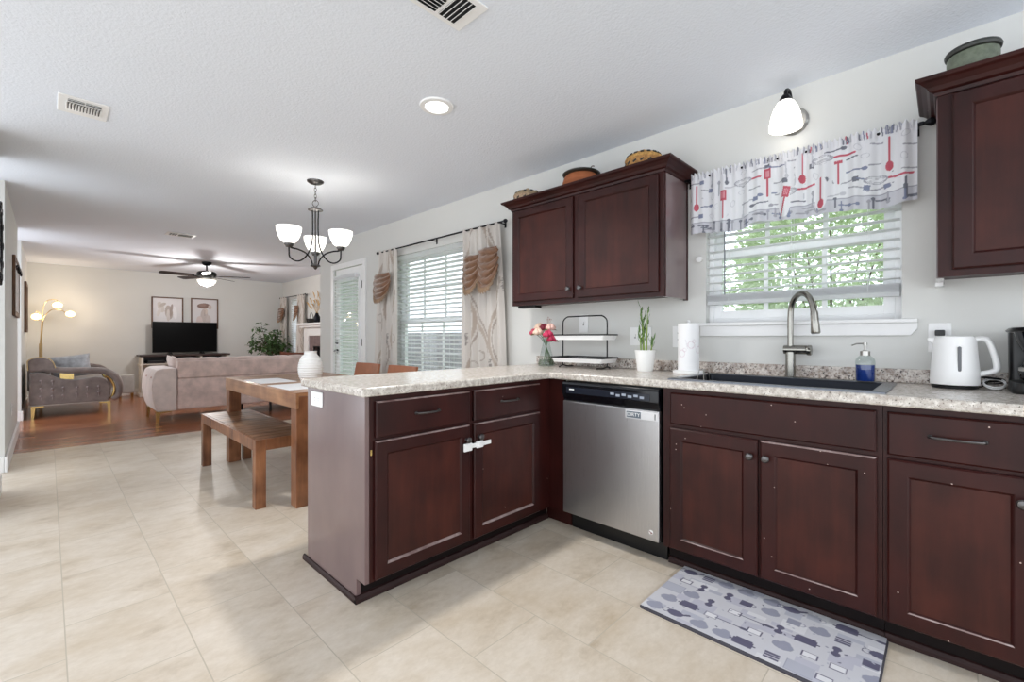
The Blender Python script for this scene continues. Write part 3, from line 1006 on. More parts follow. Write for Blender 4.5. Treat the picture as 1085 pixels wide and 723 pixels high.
# --- dishwasher
dw = thing('dishwasher', 'stainless steel dishwasher with black control panel under the worktop', 'dishwasher', (2.35, 1.30, 0))
y0, y1 = 1.010, 1.598
part('tub_body', MB().box(2.112, 2.66, y0 + 0.006, y1 - 0.006, 0.10, 0.868), M['black'], dw)
part('door_panel', MB().box(2.075, 2.112, y0, y1, 0.113, 0.757), M['steel'], dw, bevel=0.005, label='brushed steel door')
part('toe_plate', MB().box(2.166, 2.184, y0, y1, 0.0, 0.108).box(2.184, 2.6, y0 + 0.02, y0 + 0.04, 0, 0.1).box(2.184, 2.6, y1 - 0.04, y1 - 0.02, 0, 0.1), M['black'], dw)
cp = part('control_panel', MB().prism([(2.085, 0.757), (2.112, 0.757), (2.112, 0.866), (2.072, 0.866), (2.068, 0.853), (2.068, 0.80), (2.079, 0.772)], y0, y1, 'xz'), M['blackglass'], dw, bevel=0.003)
part('control_strip', MB().box(2.0655, 2.069, y0 + 0.045, y1 - 0.03, 0.803, 0.838), mat('control_strip', (30, 34, 44), 0.2, var=0.05), cp, bevel=0.001)
lg_ = mat('panel_legend', (150, 158, 172), 0.4, var=0.02)
for i in range(6):
    part('button', MB().box(2.0645, 2.067, y0 + 0.075 + i * 0.034, y0 + 0.098 + i * 0.034, 0.812 + 0.006 * (i % 2), 0.824 + 0.006 * (i % 2)), lg_, cp)
part('emblem', MB().box(2.0645, 2.067, y1 - 0.085, y1 - 0.052, 0.822, 0.829), M['white'], cp)
mg = part('slider_magnet', MB().box(2.070, 2.0755, 1.014, 1.192, 0.707, 0.748), mat('silver_magnet', (214, 214, 216), 0.35, var=0.03), dw, bevel=0.002)
part('window_plate', MB().box(2.0685, 2.0705, 1.105, 1.184, 0.712, 0.743), mat('slate_plate', (92, 102, 112), 0.45, var=0.05), mg)
part('thumb_slot', MB().box(2.0685, 2.0705, 1.026, 1.030, 0.714, 0.742), mat('slot_grey', (70, 74, 78), 0.5, var=0.02), mg)


def lettering(txt, size, loc, rot, m, parent, name='lettering', ext=0.0004):
    cu = bpy.data.curves.new(name, 'FONT')
    cu.body = txt; cu.size = size; cu.extrude = ext; cu.align_x = 'CENTER'; cu.align_y = 'CENTER'
    tmp = bpy.data.objects.new(name, cu); COL.objects.link(tmp)
    bpy.context.view_layer.update()
    dg = bpy.context.evaluated_depsgraph_get()
    me = bpy.data.meshes.new_from_object(tmp.evaluated_get(dg))
    bpy.data.objects.remove(tmp)
    me.transform(Matrix.Translation(loc) @ rot)
    mb = MB(); mb.add([tuple(v.co) for v in me.vertices], [tuple(p.vertices) for p in me.polygons])
    return part(name, mb, m, parent)


ROT_SINK = Matrix(((0, 0, -1, 0), (-1, 0, 0, 0), (0, 1, 0, 0), (0, 0, 0, 1)))
lettering('DIRTY', 0.026, (2.068, 1.1445, 0.7275), ROT_SINK, M['white'], mg)
bd = part('round_badge', MB().lathe([(0.0115, 0.0), (0.0115, -0.0012), (0.0, -0.0014)], (2.075, 1.052, 0.155), 20, 'x'), M['white'], dw)
part('badge_mark', MB().obox((2.0732, 1.053, 0.156), [(0, 1, 0.4), (0, -0.4, 1), (1, 0, 0)], (0.008, 0.0016, 0.0004)).obox((2.0732, 1.049, 0.151), [(0, 1, -0.7), (0, 0.7, 1), (1, 0, 0)], (0.005, 0.0018, 0.0004)), mat('badge_red', (120, 40, 44), 0.5, var=0.05), bd)


# --- sink base and drawer base
def base_cab(name, label, ya, yb, ops, lo=0.10):
    """ya > yb : left and right ends as seen"""
    t = thing(name, label, 'cabinet', (2.4, (ya + yb) / 2, 0))
    mb = MB()
    face_frame(mb, SINK, -ya, -yb, 0.10, ZU, ops)
    mb.box(2.117, 2.69, ya - 0.018, ya, 0.10, ZU)
    mb.box(2.117, 2.69, yb, yb + 0.018, 0.10, ZU)
    mb.box(2.117, 2.69, yb + 0.018, ya - 0.018, 0.10, 0.118)
    mb.box(2.672, 2.69, yb + 0.018, ya - 0.018, 0.118, ZU)
    part('carcass', mb, M['cab'], t)
    part('toe_kick', MB().box(2.168, 2.186, yb, ya, 0, 0.10), M['toe'], t)
    part('shoe_molding', MB().prism([(2.152, 0), (2.169, 0), (2.169, 0.028), (2.160, 0.025), (2.153, 0.014)], yb, ya, 'xz'), M['shoe'], t)
    return t


sb = base_cab('sink_base_cabinet', 'dark cherry sink base cabinet with a wide false drawer over two knobbed doors', 0.998, 0.167,
              [(-0.955, -0.585, 0.13, 0.66), (-0.555, -0.205, 0.13, 0.66)])
drawer(sb, SINK, -0.957, -0.184, 0.705, 0.855, name='false_drawer_front')
d = door(sb, SINK, -0.960, -0.575, 0.107, 0.686, pale_edge=((3, 0),)); knob(d, SINK, -0.601, 0.616)
d = door(sb, SINK, -0.565, -0.182, 0.107, 0.686, pale_edge=((1, 2), (3, 0))); knob(d, SINK, -0.540, 0.616)  # wear on the scuffed top edge and inner lower edge
db = base_cab('drawer_base_cabinet', 'dark cherry base cabinet with one drawer and one door at the right edge', 0.1655, -0.27,
              [(-0.12, 0.17, 0.725, 0.83), (-0.12, 0.17, 0.13, 0.66)])
d = drawer(db, SINK, -0.153, 0.205, 0.702, 0.854); pull(d, SINK, -0.042, 0.088, 0.783)
d = door(db, SINK, -0.153, 0.205, 0.104, 0.688, pale_edge=((3, 0),)); knob(d, SINK, 0.166, 0.611)


# --- wall cabinets
def crown(mb, x_face, ya, yb, z0, z1, proj=0.062, left=True, right=True):
    """crown moulding wrapped on front and exposed sides; ya>yb"""
    prof = [(0.0, z0), (0.006, z0), (0.010, z0 + 0.012), (0.022, z0 + 0.018), (0.030, z0 + 0.032), (0.046, z0 + 0.046), (proj - 0.004, z0 + 0.052), (proj, z0 + 0.058), (proj, z1), (0.0, z1)]
    n = len(prof)
    rows = []
    for (p, z) in prof:
        l = ya + (p if left else 0); r = yb - (p if right else 0)
        rows.append([(W - 0.003, l, z), (x_face - p, l, z), (x_face - p, r, z), (W - 0.003, r, z)])
    vs = [q for row in rows for q in row]
    fs = []
    for i in range(n):
        k = (i + 1) % n
        for j in range(3):
            if i == n - 1 and j != 1:
                pass
            fs.append((i * 4 + j, i * 4 + j + 1, k * 4 + j + 1, k * 4 + j))
    fs.append(tuple(i * 4 for i in range(n))); fs.append(tuple(i * 4 + 3 for i in range(n)))
    return mb.add(vs, fs)


def wall_cab(name, label, ya, yb, z0=1.35, z1=2.06, left=True, right=True):
    t = thing(name, label, 'cabinet', (W - 0.16, (ya + yb) / 2, z0))
    return t


uc = wall_cab('wall_cabinet', 'dark cherry wall cabinet with two doors and crown moulding left of the kitchen window', 2.318, 1.138)
mb = MB()
face_frame(mb, UPP, -2.318, -1.138, 1.352, 2.07, [(-2.27, -1.765, 1.41, 2.0), (-1.715, -1.19, 1.41, 2.0)])
mb.box(2.418, W - 0.003, 2.300, 2.318, 1.352, 2.07); mb.box(2.418, W - 0.003, 1.156, 2.300, 1.370, 1.388); mb.box(2.418, W - 0.003, 1.156, 2.300, 2.052, 2.07)
mb.box(W - 0.02, W - 0.003, 1.156, 2.300, 1.388, 2.052)
part('carcass', mb, M['cab'], uc)
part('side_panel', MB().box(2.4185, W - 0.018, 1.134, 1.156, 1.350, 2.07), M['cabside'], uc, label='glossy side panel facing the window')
part('scribe_strip', MB().box(W - 0.018, W - 0.003, 1.131, 1.156, 1.345, 2.07), M['cab'], uc)
part('crown_molding', crown(MB(), 2.399, 2.318, 1.134, 2.052, 2.118), M['cab'], uc)
part('light_bracket', MB().box(2.44, 2.50, 2.13, 2.30, 1.336, 1.352), M['black'], uc, bevel=0.003)
d = door(uc, UPP, -2.295, -1.757, 1.380, 2.045, st=0.055); knob(d, UPP, -1.782, 1.440)
d = door(uc, UPP, -1.716, -1.166, 1.377, 2.045, st=0.055); knob(d, UPP, -1.690, 1.440)

uc2 = wall_cab('wall_cabinet', 'dark cherry wall cabinet with crown moulding at the right edge above the kettle', 0.028, -0.42)
mb = MB()
face_frame(mb, UPP, -0.026, 0.42, 1.352, 2.07, [(0.03, 0.36, 1.41, 2.0)])
mb.box(2.418, W - 0.003, -0.42, 0.008, 1.370, 1.388); mb.box(2.418, W - 0.003, -0.42, 0.008, 2.052, 2.07); mb.box(2.418, W - 0.003, -0.42, -0.402, 1.388, 2.052)
mb.box(W - 0.02, W - 0.003, -0.402, 0.008, 1.388, 2.052)
part('carcass', mb, M['cab'], uc2)
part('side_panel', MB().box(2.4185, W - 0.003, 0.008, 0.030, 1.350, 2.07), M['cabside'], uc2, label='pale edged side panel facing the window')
part('scribe_strip', MB().box(2.60, W - 0.003, 0.012, 0.036, 1.335, 1.3505), M['trim'], uc2, label='pale strip under the side')
part('crown_molding', crown(MB(), 2.399, 0.028, -0.42, 2.052, 2.118, right=False), M['cab'], uc2)
d = door(uc2, UPP, 0.014, 0.37, 1.378, 2.045, st=0.057); knob(d, UPP, 0.35, 1.44)

# --- worktop (one L shaped piece), backsplash
xs = [0.882, 2.066, 2.136, 2.582, W - 0.002]
ys = [-0.30, 0.178, 0.972, 1.691, 2.335]
bmw = bmesh.new()
vid = {}
def gv(x, y):
    if (x, y) not in vid:
        vid[(x, y)] = bmw.verts.new((x, y, 0.876))
    return vid[(x, y)]
fl = []
for i in range(4):
    for j in range(4):
        if i == 0 and j < 3:
            continue
        if i == 2 and j == 1:
            continue
        fl.append(bmw.faces.new((gv(xs[i], ys[j]), gv(xs[i + 1], ys[j]), gv(xs[i + 1], ys[j + 1]), gv(xs[i], ys[j + 1]))))
r = bmesh.ops.extrude_face_region(bmw, geom=fl)
for v in [e for e in r['geom'] if isinstance(e, bmesh.types.BMVert)]:
    v.co.z = 0.914
bmw.verts.index_update()
mb = MB(); mb.add([tuple(v.co) for v in bmw.verts], [tuple(v.index for v in f.verts) for f in bmw.faces])
bmw.free()
wt = thing('worktop', 'L shaped speckled laminate worktop with a rolled front edge', 'worktop', (2.3, 1.0, 0.876))
part('slab', mb, M['granite'], wt, smooth=True, bevel=0.008, bseg=3)
part('backsplash', MB().box(W - 0.022, W - 0.002, -0.30, 2.335, 0.9145, 0.977), M['granite2'], wt, bevel=0.003, label='darker speckled upstand along the wall')

# ================================================================== ON THE WORKTOP
# --- sink
sk = thing('kitchen_sink', 'long dark drop-in sink with a raised steel rim in the worktop', 'sink', (2.36, 0.574, 0.914))
X0, X1, Y0, Y1 = 2.112, 2.607, 0.158, 0.990
IX0, IX1, IY0, IY1 = 2.150, 2.566, 0.205, 0.945


def rloop(a, b, c, d, r, z, n=5):
    out = []
    for (cx, cy, s0) in ((b - r, d - r, 0), (a + r, d - r, 1), (a + r, c + r, 2), (b - r, c + r, 3)):
        for i in range(n + 1):
            t = PI / 2 * (s0 + i / n)
            out.append((cx + r * math.cos(t), cy + r * math.sin(t), z))
    return out


def loft(mb, loops, closed_end=False, start=False):
    n = len(loops[0]); vs = [p for l in loops for p in l]; fs = []
    for i in range(len(loops) - 1):
        for j in range(n):
            k = (j + 1) % n
            fs.append((i * n + j, i * n + k, (i + 1) * n + k, (i + 1) * n + j))
    if closed_end:
        fs.append(tuple((len(loops) - 1) * n + j for j in range(n)))
    if start:
        fs.append(tuple(range(n)))
    return mb.add(vs, fs)


mb = loft(MB(), [rloop(X0, X1, Y0, Y1, 0.012, 0.914), rloop(X0, X1, Y0, Y1, 0.012, 0.9185), rloop(X0 + 0.003, X1 - 0.003, Y0 + 0.003, Y1 - 0.003, 0.010, 0.920),
                 rloop(IX0 - 0.004, IX1 + 0.004, IY0 - 0.004, IY1 + 0.004, 0.014, 0.920), rloop(IX0, IX1, IY0, IY1, 0.012, 0.917)])
part('rim', mb, mat_steel('sink_rim_steel', (120, 124, 132), 0.28, axis=1), sk, smooth=True)
mb = loft(MB(), [rloop(IX0, IX1, IY0, IY1, 0.012, 0.917), rloop(IX0 + 0.004, IX1 - 0.004, IY0 + 0.004, IY1 - 0.004, 0.012, 0.90), rloop(IX0 + 0.006, IX1 - 0.006, IY0 + 0.006, IY1 - 0.006, 0.02, 0.73), rloop(IX0 + 0.02, IX1 - 0.02, IY0 + 0.02, IY1 - 0.02, 0.02, 0.715)], True)
part('basin', mb, M['sinkblack'], sk, smooth=True)
part('drain', MB().lathe([(0.045, 0.7155), (0.045, 0.718), (0.03, 0.717), (0.0, 0.7165)], (2.36, 0.56, 0), 24), M['nickel'], sk, smooth=True)
wr = MB()
for dy in (0.0, 0.035):
    wr.tube(bez([(2.165, 0.872 - dy, 0.80), (2.20, 0.878 - dy, 0.90), (2.29, 0.90 - dy * 0.6, 0.952), (2.33, 0.91 - dy * 0.5, 0.957), (2.37, 0.90 - dy * 0.5, 0.93), (2.38, 0.895 - dy * 0.6, 0.80)], 20), 0.0022, 6)
wr.tube([(2.165, 0.872, 0.80), (2.38, 0.895, 0.80), (2.38, 0.875, 0.80), (2.165, 0.837, 0.80)], 0.0022, 6)
wr.tube([(2.165, 0.85, 0.80), (2.165, 0.85, 0.716)], 0.003, 6); wr.tube([(2.38, 0.885, 0.80), (2.38, 0.885, 0.716)], 0.003, 6)
single('wire_dish_holder', wr, M['nickel'], 'thin bent steel wire holder standing in the left of the sink', 'dish holder', (2.27, 0.87, 0.80), smooth=True)

# --- faucet
fc = thing('kitchen_faucet', 'tall brushed nickel gooseneck faucet behind the sink', 'faucet', (2.640, 0.575, 0.914))
fx, fy = 2.640, 0.575
part('body', MB().lathe([(0.028, 0.914), (0.028, 0.920), (0.023, 0.923), (0.023, 1.046), (0.0, 1.047)], (fx, fy, 0), 28), M['faucet'], fc, smooth=True)
pd = Vector((-0.145, -0.135, 0)).normalized()
neck = bez([(fx, fy, 1.03)] + [(fx, fy, z) for z in (1.10, 1.17, 1.22)] +
           [tuple(Vector((fx, fy, 1.232)) + pd * (0.09 - 0.09 * math.cos(t)) + Vector((0, 0, 0.105 * math.sin(t)))) for t in [PI * k / 8 for k in range(1, 8)]] +
           [tuple(Vector((fx, fy, 1.225)) + pd * 0.186)], 60)
part('neck', MB().tube(neck, 0.0135, 14), M['faucet'], fc, smooth=True)
e = Vector((fx, fy, 1.232)) + pd * 0.186
part('spray_head', MB().tube([tuple(e + Vector((0, 0, 0.012))), tuple(e), tuple(e + pd * 0.004 + Vector((0, 0, -0.03))), tuple(e + pd * 0.010 + Vector((0, 0, -0.088))), tuple(e + pd * 0.011 + Vector((0, 0, -0.094)))], [0.0145, 0.0165, 0.0165, 0.020, 0.017], 16), M['faucet'], fc, smooth=True)
part('spray_button', MB().obox(tuple(e + pd * -0.016 + Vector((0, 0, -0.035))), [(0, 0, 1), tuple(pd.cross(Vector((0, 0, 1)))), tuple(pd)], (0.016, 0.005, 0.003)), M['black'], fc, bevel=0.002)
hb = part('valve_barrel', MB().lathe([(0.0, 0.605), (0.022, 0.604), (0.0225, 0.600), (0.0225, 0.505), (0.0, 0.505)], (fx, 0, 1.058), 24, 'y'), M['faucet'], fc, smooth=True)
part('handle', MB().lathe([(0.0, 0.503), (0.024, 0.503), (0.026, 0.498), (0.026, 0.486), (0.022, 0.483), (0.0, 0.483)], (fx, 0, 1.056), 24, 'y').tube([(fx - 0.015, 0.492, 1.06), (fx - 0.055, 0.484, 1.072)], [0.006, 0.004], 8), M['faucet'], fc, smooth=True)

# --- soap bottle
sx, sy = 2.572, 0.266
sz = 0.920
sp = thing('soap_dispenser', 'clear pump bottle half full of blue soap on the sink rim', 'soap dispenser', (sx, sy, sz))
part('bottle', MB().lathe([(0.034, sz), (0.037, sz + 0.006), (0.037, sz + 0.085), (0.034, sz + 0.102), (0.024, sz + 0.114), (0.016, sz + 0.118), (0.016, sz + 0.126)], (sx, sy, 0), 28), M['clear'], sp, smooth=True)
part('liquid', MB().lathe([(0.0, sz + 0.003), (0.033, sz + 0.004), (0.0345, sz + 0.010), (0.0345, sz + 0.076), (0.0, sz + 0.077)], (sx, sy, 0), 28), M['soap'], sp, smooth=True, label='blue liquid soap')
pp = part('pump_collar', MB().lathe([(0.0185, sz + 0.118), (0.0185, sz + 0.138), (0.008, sz + 0.141), (0.0045, sz + 0.142), (0.0045, sz + 0.166), (0.0, sz + 0.166)], (sx, sy, 0), 20), M['nickel'], sp, smooth=True)
part('nozzle', MB().lathe([(0.0, sz + 0.164), (0.008, sz + 0.165), (0.008, sz + 0.176), (0.0, sz + 0.177)], (sx, sy, 0), 14).tube([(sx, sy, sz + 0.172), (sx - 0.01, sy + 0.03, sz + 0.172), (sx - 0.015, sy + 0.048, sz + 0.163)], [0.0045, 0.0035, 0.0028], 8), M['nickel'], pp, smooth=True)

# --- kettle
kx, ky, kz = 2.572, -0.022, 0.914
kt = thing('electric_kettle', 'white electric kettle with a grey water window under the right wall cabinet', 'kettle', (kx, ky, kz))
part('power_base', MB().lathe([(0.068, kz), (0.070, kz + 0.003), (0.070, kz + 0.009), (0.066, kz + 0.012), (0.0, kz + 0.012)], (kx, ky, 0), 36), M['black'], kt, smooth=True)
part('body', MB().lathe([(0.066, kz + 0.014), (0.0735, kz + 0.016), (0.0745, kz + 0.024), (0.0735, kz + 0.06), (0.070, kz + 0.11), (0.0665, kz + 0.16), (0.0635, kz + 0.196), (0.061, kz + 0.203), (0.0, kz + 0.203)], (kx, ky, 0), 44), M['white'], kt, smooth=True)
part('lid', MB().lathe([(0.058, kz + 0.203), (0.057, kz + 0.208), (0.050, kz + 0.212), (0.0, kz + 0.214)], (kx, ky, 0), 36), M['white'], kt, smooth=True)
part('spout', MB().prism([(ky + 0.050, kz + 0.165), (ky + 0.083, kz + 0.196), (ky + 0.081, kz + 0.204), (ky + 0.050, kz + 0.205)], kx - 0.016, kx + 0.016, 'yz'), M['white'], kt, bevel=0.005)
hp = bez([(kx, ky - 0.050, kz + 0.196), (kx, ky - 0.078, kz + 0.200), (kx, ky - 0.096, kz + 0.190), (kx, ky - 0.110, kz + 0.140), (kx, ky - 0.118, kz + 0.090), (kx, ky - 0.108, kz + 0.072), (kx, ky - 0.066, kz + 0.058)], 40)
part('handle', MB().tube(hp, 0.0125, 12, flat=0.85), M['white'], kt, smooth=True)
part('water_window', MB().box(kx - 0.0742, kx - 0.058, ky - 0.019, ky - 0.008, kz + 0.070, kz + 0.170), mat('grey_window', (96, 98, 102), 0.2, var=0.03), kt, bevel=0.005)
cd = []
for i in range(90):
    t = i / 89; a = t * 2 * PI * 3.3
    cd.append((kx + 0.065 + 0.034 * math.cos(a), ky - 0.110 + (0.034 - 0.004 * t) * math.sin(a), kz + 0.018 + 0.026 * (0.5 + 0.5 * math.sin(a * 0.5 + 0.6)) + 0.004 * t))
cd = [(kx + 0.03, ky - 0.062, kz + 0.006), (kx + 0.045, ky - 0.078, kz + 0.006)] + cd
part('power_cord', MB().tube(cd, 0.0028, 7), M['black'], kt, smooth=True, label='black cord coiled beside the handle')
mb = MB()
for i in range(2):
    mb.tube([(kx + 0.015 + 0.035 * math.cos(a), ky - 0.112 + 0.030 * math.sin(a), kz + 0.022 + i * 0.006 + 0.016 * math.cos(a)) for a in [2 * PI * k / 30 for k in range(30)]], 0.0024, 6, closed=True)
single('coiled_white_cord', mb, M['white'], 'pale cable loop lying behind the kettle handle', 'cable', (kx + 0.015, ky - 0.112, kz), smooth=True)

# --- coffee maker
cx, cy, cz = 2.545, -0.262, 0.914
cf = thing('coffee_maker', 'black drip coffee maker with a glass carafe cut by the right edge', 'coffee maker', (cx, cy, cz))
part('base', loft(MB(), [rloop(cx - 0.125, cx + 0.11, cy - 0.09, cy + 0.09, 0.05, cz), rloop(cx - 0.128, cx + 0.11, cy - 0.092, cy + 0.092, 0.05, cz + 0.01), rloop(cx - 0.122, cx + 0.11, cy - 0.088, cy + 0.088, 0.05, cz + 0.040), rloop(cx - 0.11, cx + 0.10, cy - 0.078, cy + 0.078, 0.045, cz + 0.044)], True, True), M['black'], cf, smooth=True)
part('column', loft(MB(), [rloop(cx + 0.03, cx + 0.11, cy - 0.088, cy + 0.088, 0.02, cz + 0.03), rloop(cx + 0.03, cx + 0.112, cy - 0.09, cy + 0.09, 0.02, cz + 0.225)], True, True), M['black'], cf, smooth=True)
part('brew_basket', MB().lathe([(0.045, cz + 0.150), (0.062, cz + 0.158), (0.078, cz + 0.20), (0.084, cz + 0.228), (0.0, cz + 0.228)], (cx - 0.035, cy, 0), 32), M['blackglass'], cf, smooth=True)
part('lid', loft(MB(), [rloop(cx - 0.125, cx + 0.115, cy - 0.095, cy + 0.095, 0.05, cz + 0.226), rloop(cx - 0.128, cx + 0.116, cy - 0.098, cy + 0.098, 0.05, cz + 0.232), rloop(cx - 0.12, cx + 0.11, cy - 0.09, cy + 0.09, 0.05, cz + 0.242)], True, True), M['black'], cf, smooth=True)
cr = part('carafe', MB().lathe([(0.058, cz + 0.046), (0.066, cz + 0.052), (0.072, cz + 0.075), (0.068, cz + 0.10), (0.052, cz + 0.128), (0.044, cz + 0.142), (0.047, cz + 0.150)], (cx - 0.045, cy, 0), 32), M['smoke'], cf, smooth=True)
part('band', MB().lathe([(0.0705, cz + 0.082), (0.0725, cz + 0.083), (0.0725, cz + 0.094), (0.070, cz + 0.096)], (cx - 0.045, cy, 0), 32), M['nickel'], cr, smooth=True)
part('handle', MB().tube(bez([(cx - 0.09, cy - 0.02, cz + 0.138), (cx - 0.14, cy - 0.035, cz + 0.135), (cx - 0.155, cy - 0.04, cz + 0.10), (cx - 0.145, cy - 0.038, cz + 0.06), (cx - 0.115, cy - 0.028, cz + 0.055)], 20), 0.009, 8), M['black'], cr, smooth=True)
part('coffee', MB().lathe([(0.0, cz + 0.049), (0.057, cz + 0.049), (0.063, cz + 0.056), (0.066, cz + 0.064), (0.0, cz + 0.065)], (cx - 0.045, cy, 0), 28), mat('coffee_liquid', (38, 22, 14), 0.1, var=0.05), cr, smooth=True)

# --- paper towels
px_, py_ = 2.548, 1.062
pt = thing('paper_towel_holder', 'white disc stand under the paper towel roll', 'paper towel holder', (px_, py_, 0.914))
part('base', MB().lathe([(0.082, 0.914), (0.085, 0.918), (0.085, 0.928), (0.078, 0.932), (0.0, 0.933)], (px_, py_, 0), 36), M['white'], pt, smooth=True)
part('rod', MB().tube([(px_, py_, 0.93), (px_, py_, 1.206)], 0.008, 10).ball((px_, py_, 1.21), 0.010, 12, 8), M['white'], pt, smooth=True)
nx, ny = 140, 90
cv = Canvas(0.365, 0.27, nx, ny, (236, 236, 237))
rr = random.Random(3)
for i in range(7):
    u, v = 0.04 + i * 0.052, 0.06 + 0.16 * rr.random()
    cv.ell(u, v, 0.020, 0.022, (214, 196, 204), ring=0.62, a=0.7)
    cv.ell(u + 0.016, v + 0.020, 0.011, 0.012, (208, 190, 198), ring=0.5, a=0.6)
    cv.seg(u - 0.02, v - 0.02, u - 0.03, v + 0.03, 0.002, (206, 200, 206), 0.6)
mb = MB()
mb.grid(lambda u, v: (px_ + 0.057 * math.cos(2 * PI * u + 2.2), py_ + 0.057 * math.sin(2 * PI * u + 2.2), 0.933 + 0.267 * v), nx - 1, ny - 1)
cols = cv.flat()
k0 = len(mb.v)
mb.lathe([(0.057, 1.2), (0.021, 1.2), (0.019, 1.195), (0.019, 0.94)], (px_, py_, 0), 40)
cols = np.vstack([cols, np.tile(np.array(lin((236, 236, 237))), (len(mb.v) - k0, 1))])
single('paper_towel_roll', mb, mat_paint('quilted_paper', 0.9, bump=0.15), 'white paper towel roll with faint pink print left of the sink', 'paper towels', (px_, py_, 0.933), smooth=True, colors=cols)

# --- lucky bamboo in ribbed pot
bx, by = 2.548, 1.330
bp = thing('potted_bamboo', 'small bamboo shoots in a white ribbed pot against the backsplash', 'potted plant', (bx, by, 0.914))
prof = [(0.044, 0.914)]
for i in range(26):
    z = 0.918 + i * 0.005
    prof.append((0.046 + 0.016 * (i / 25) + (0.0008 if i % 2 else 0), z))
prof += [(0.058, 1.043), (0.056, 1.025), (0.0, 1.024)]
part('pot', MB().lathe(prof, (bx, by, 0), 32), M['ceramic'], bp, smooth=True)
part('soil', MB().lathe([(0.0, 1.0265), (0.0562, 1.0262)], (bx, by, 0), 24), M['bark'], bp)
rb = random.Random(5)
stalks = [((0.004, 0.012), (0.004, 0.028), 1.30), ((-0.008, 0.004), (-0.004, 0.012), 1.215), ((0.0, -0.008), (-0.006, -0.020), 1.285), ((-0.016, 0.018), (-0.016, 0.026), 1.15), ((0.012, -0.03), (0.01, -0.045), 1.10)]
lf = MB()
for (a, b, zt) in stalks:
    st = MB()
    P0 = Vector((bx + a[0], by + a[1], 1.022)); P1 = Vector((bx + b[0], by + b[1], zt))
    n = 9
    pts = [tuple(P0.lerp(P1, i / n)) for i in range(n + 1)]
    st.tube(pts, [0.0058 * (1 - 0.62 * i / n) * (1.15 if i % 2 else 0.95) for i in range(n + 1)], 8)
    part('stalk', st, M['bamboo'], bp, smooth=True)
    for i in range(10):
        t = 0.35 + 0.65 * (i / 9)
        p = P0.lerp(P1, t); an = rb.uniform(0, 2 * PI)
        lf.leafcard(tuple(p), (0.5 * math.cos(an), 0.5 * math.sin(an), 1.1), (math.cos(an), math.sin(an), 0.2), rb.uniform(0.03, 0.062), 0.012)
part('leaves', lf, mat('bamboo_leaf', (92, 124, 64), 0.5, var=0.3, vscale=60), bp)

# --- two tier stand
ts = thing('two_tier_stand', 'two tier white tray stand on a black wire arch', 'tray stand', (2.53, 1.76, 0.914))
ya, yb = 1.948, 1.588
ar = bez([(2.53, ya, 0.925), (2.53, ya, 1.10), (2.53, ya, 1.215), (2.53, ya - 0.010, 1.245), (2.53, ya - 0.036, 1.262), (2.53, ya - 0.07, 1.265), (2.53, yb + 0.07, 1.265), (2.53, yb + 0.036, 1.262), (2.53, yb + 0.010, 1.245), (2.53, yb, 1.215), (2.53, yb, 1.10), (2.53, yb, 0.925)], 66)
wm = MB().tube(ar, 0.0045, 8)
for y, s_ in ((ya, -1), (yb, 1)):
    wm.tube(bez([(2.45, y + s_ * 0.03, 0.9195), (2.49, y + s_ * 0.006, 0.920), (2.53, y, 0.93), (2.57, y + s_ * 0.006, 0.920), (2.61, y + s_ * 0.03, 0.9195)], 16), 0.0045, 8)
part('wire_arch', wm, M['blackmetal'], ts, smooth=True)


def tray(z0, x0, x1, y0, y1, h=0.030):
    t = part('tray', loft(MB(), [rloop(x0 + 0.012, x1 - 0.012, y0 + 0.012, y1 - 0.012, 0.012, z0), rloop(x0, x1, y0, y1, 0.014, z0 + h), rloop(x0 + 0.006, x1 - 0.006, y0 + 0.006, y1 - 0.006, 0.012, z0 + h), rloop(x0 + 0.016, x1 - 0.016, y0 + 0.016, y1 - 0.016, 0.012, z0 + 0.005)], True, True), M['white'], ts, smooth=True)
    part('tray_rim', loft(MB(), [rloop(x0 - 0.003, x1 + 0.003, y0 - 0.003, y1 + 0.003, 0.016, z0 + h - 0.001), rloop(x0 - 0.003, x1 + 0.003, y0 - 0.003, y1 + 0.003, 0.016, z0 + h + 0.008), rloop(x0 + 0.008, x1 - 0.008, y0 + 0.008, y1 - 0.008, 0.012, z0 + h + 0.008), rloop(x0 + 0.008, x1 - 0.008, y0 + 0.008, y1 - 0.008, 0.012, z0 + h - 0.001)]), M['blackmetal'], t, smooth=True)


tray(0.953, 2.425, 2.635, 1.566, 1.972)
tray(1.104, 2.44, 2.62, 1.560, 1.965)

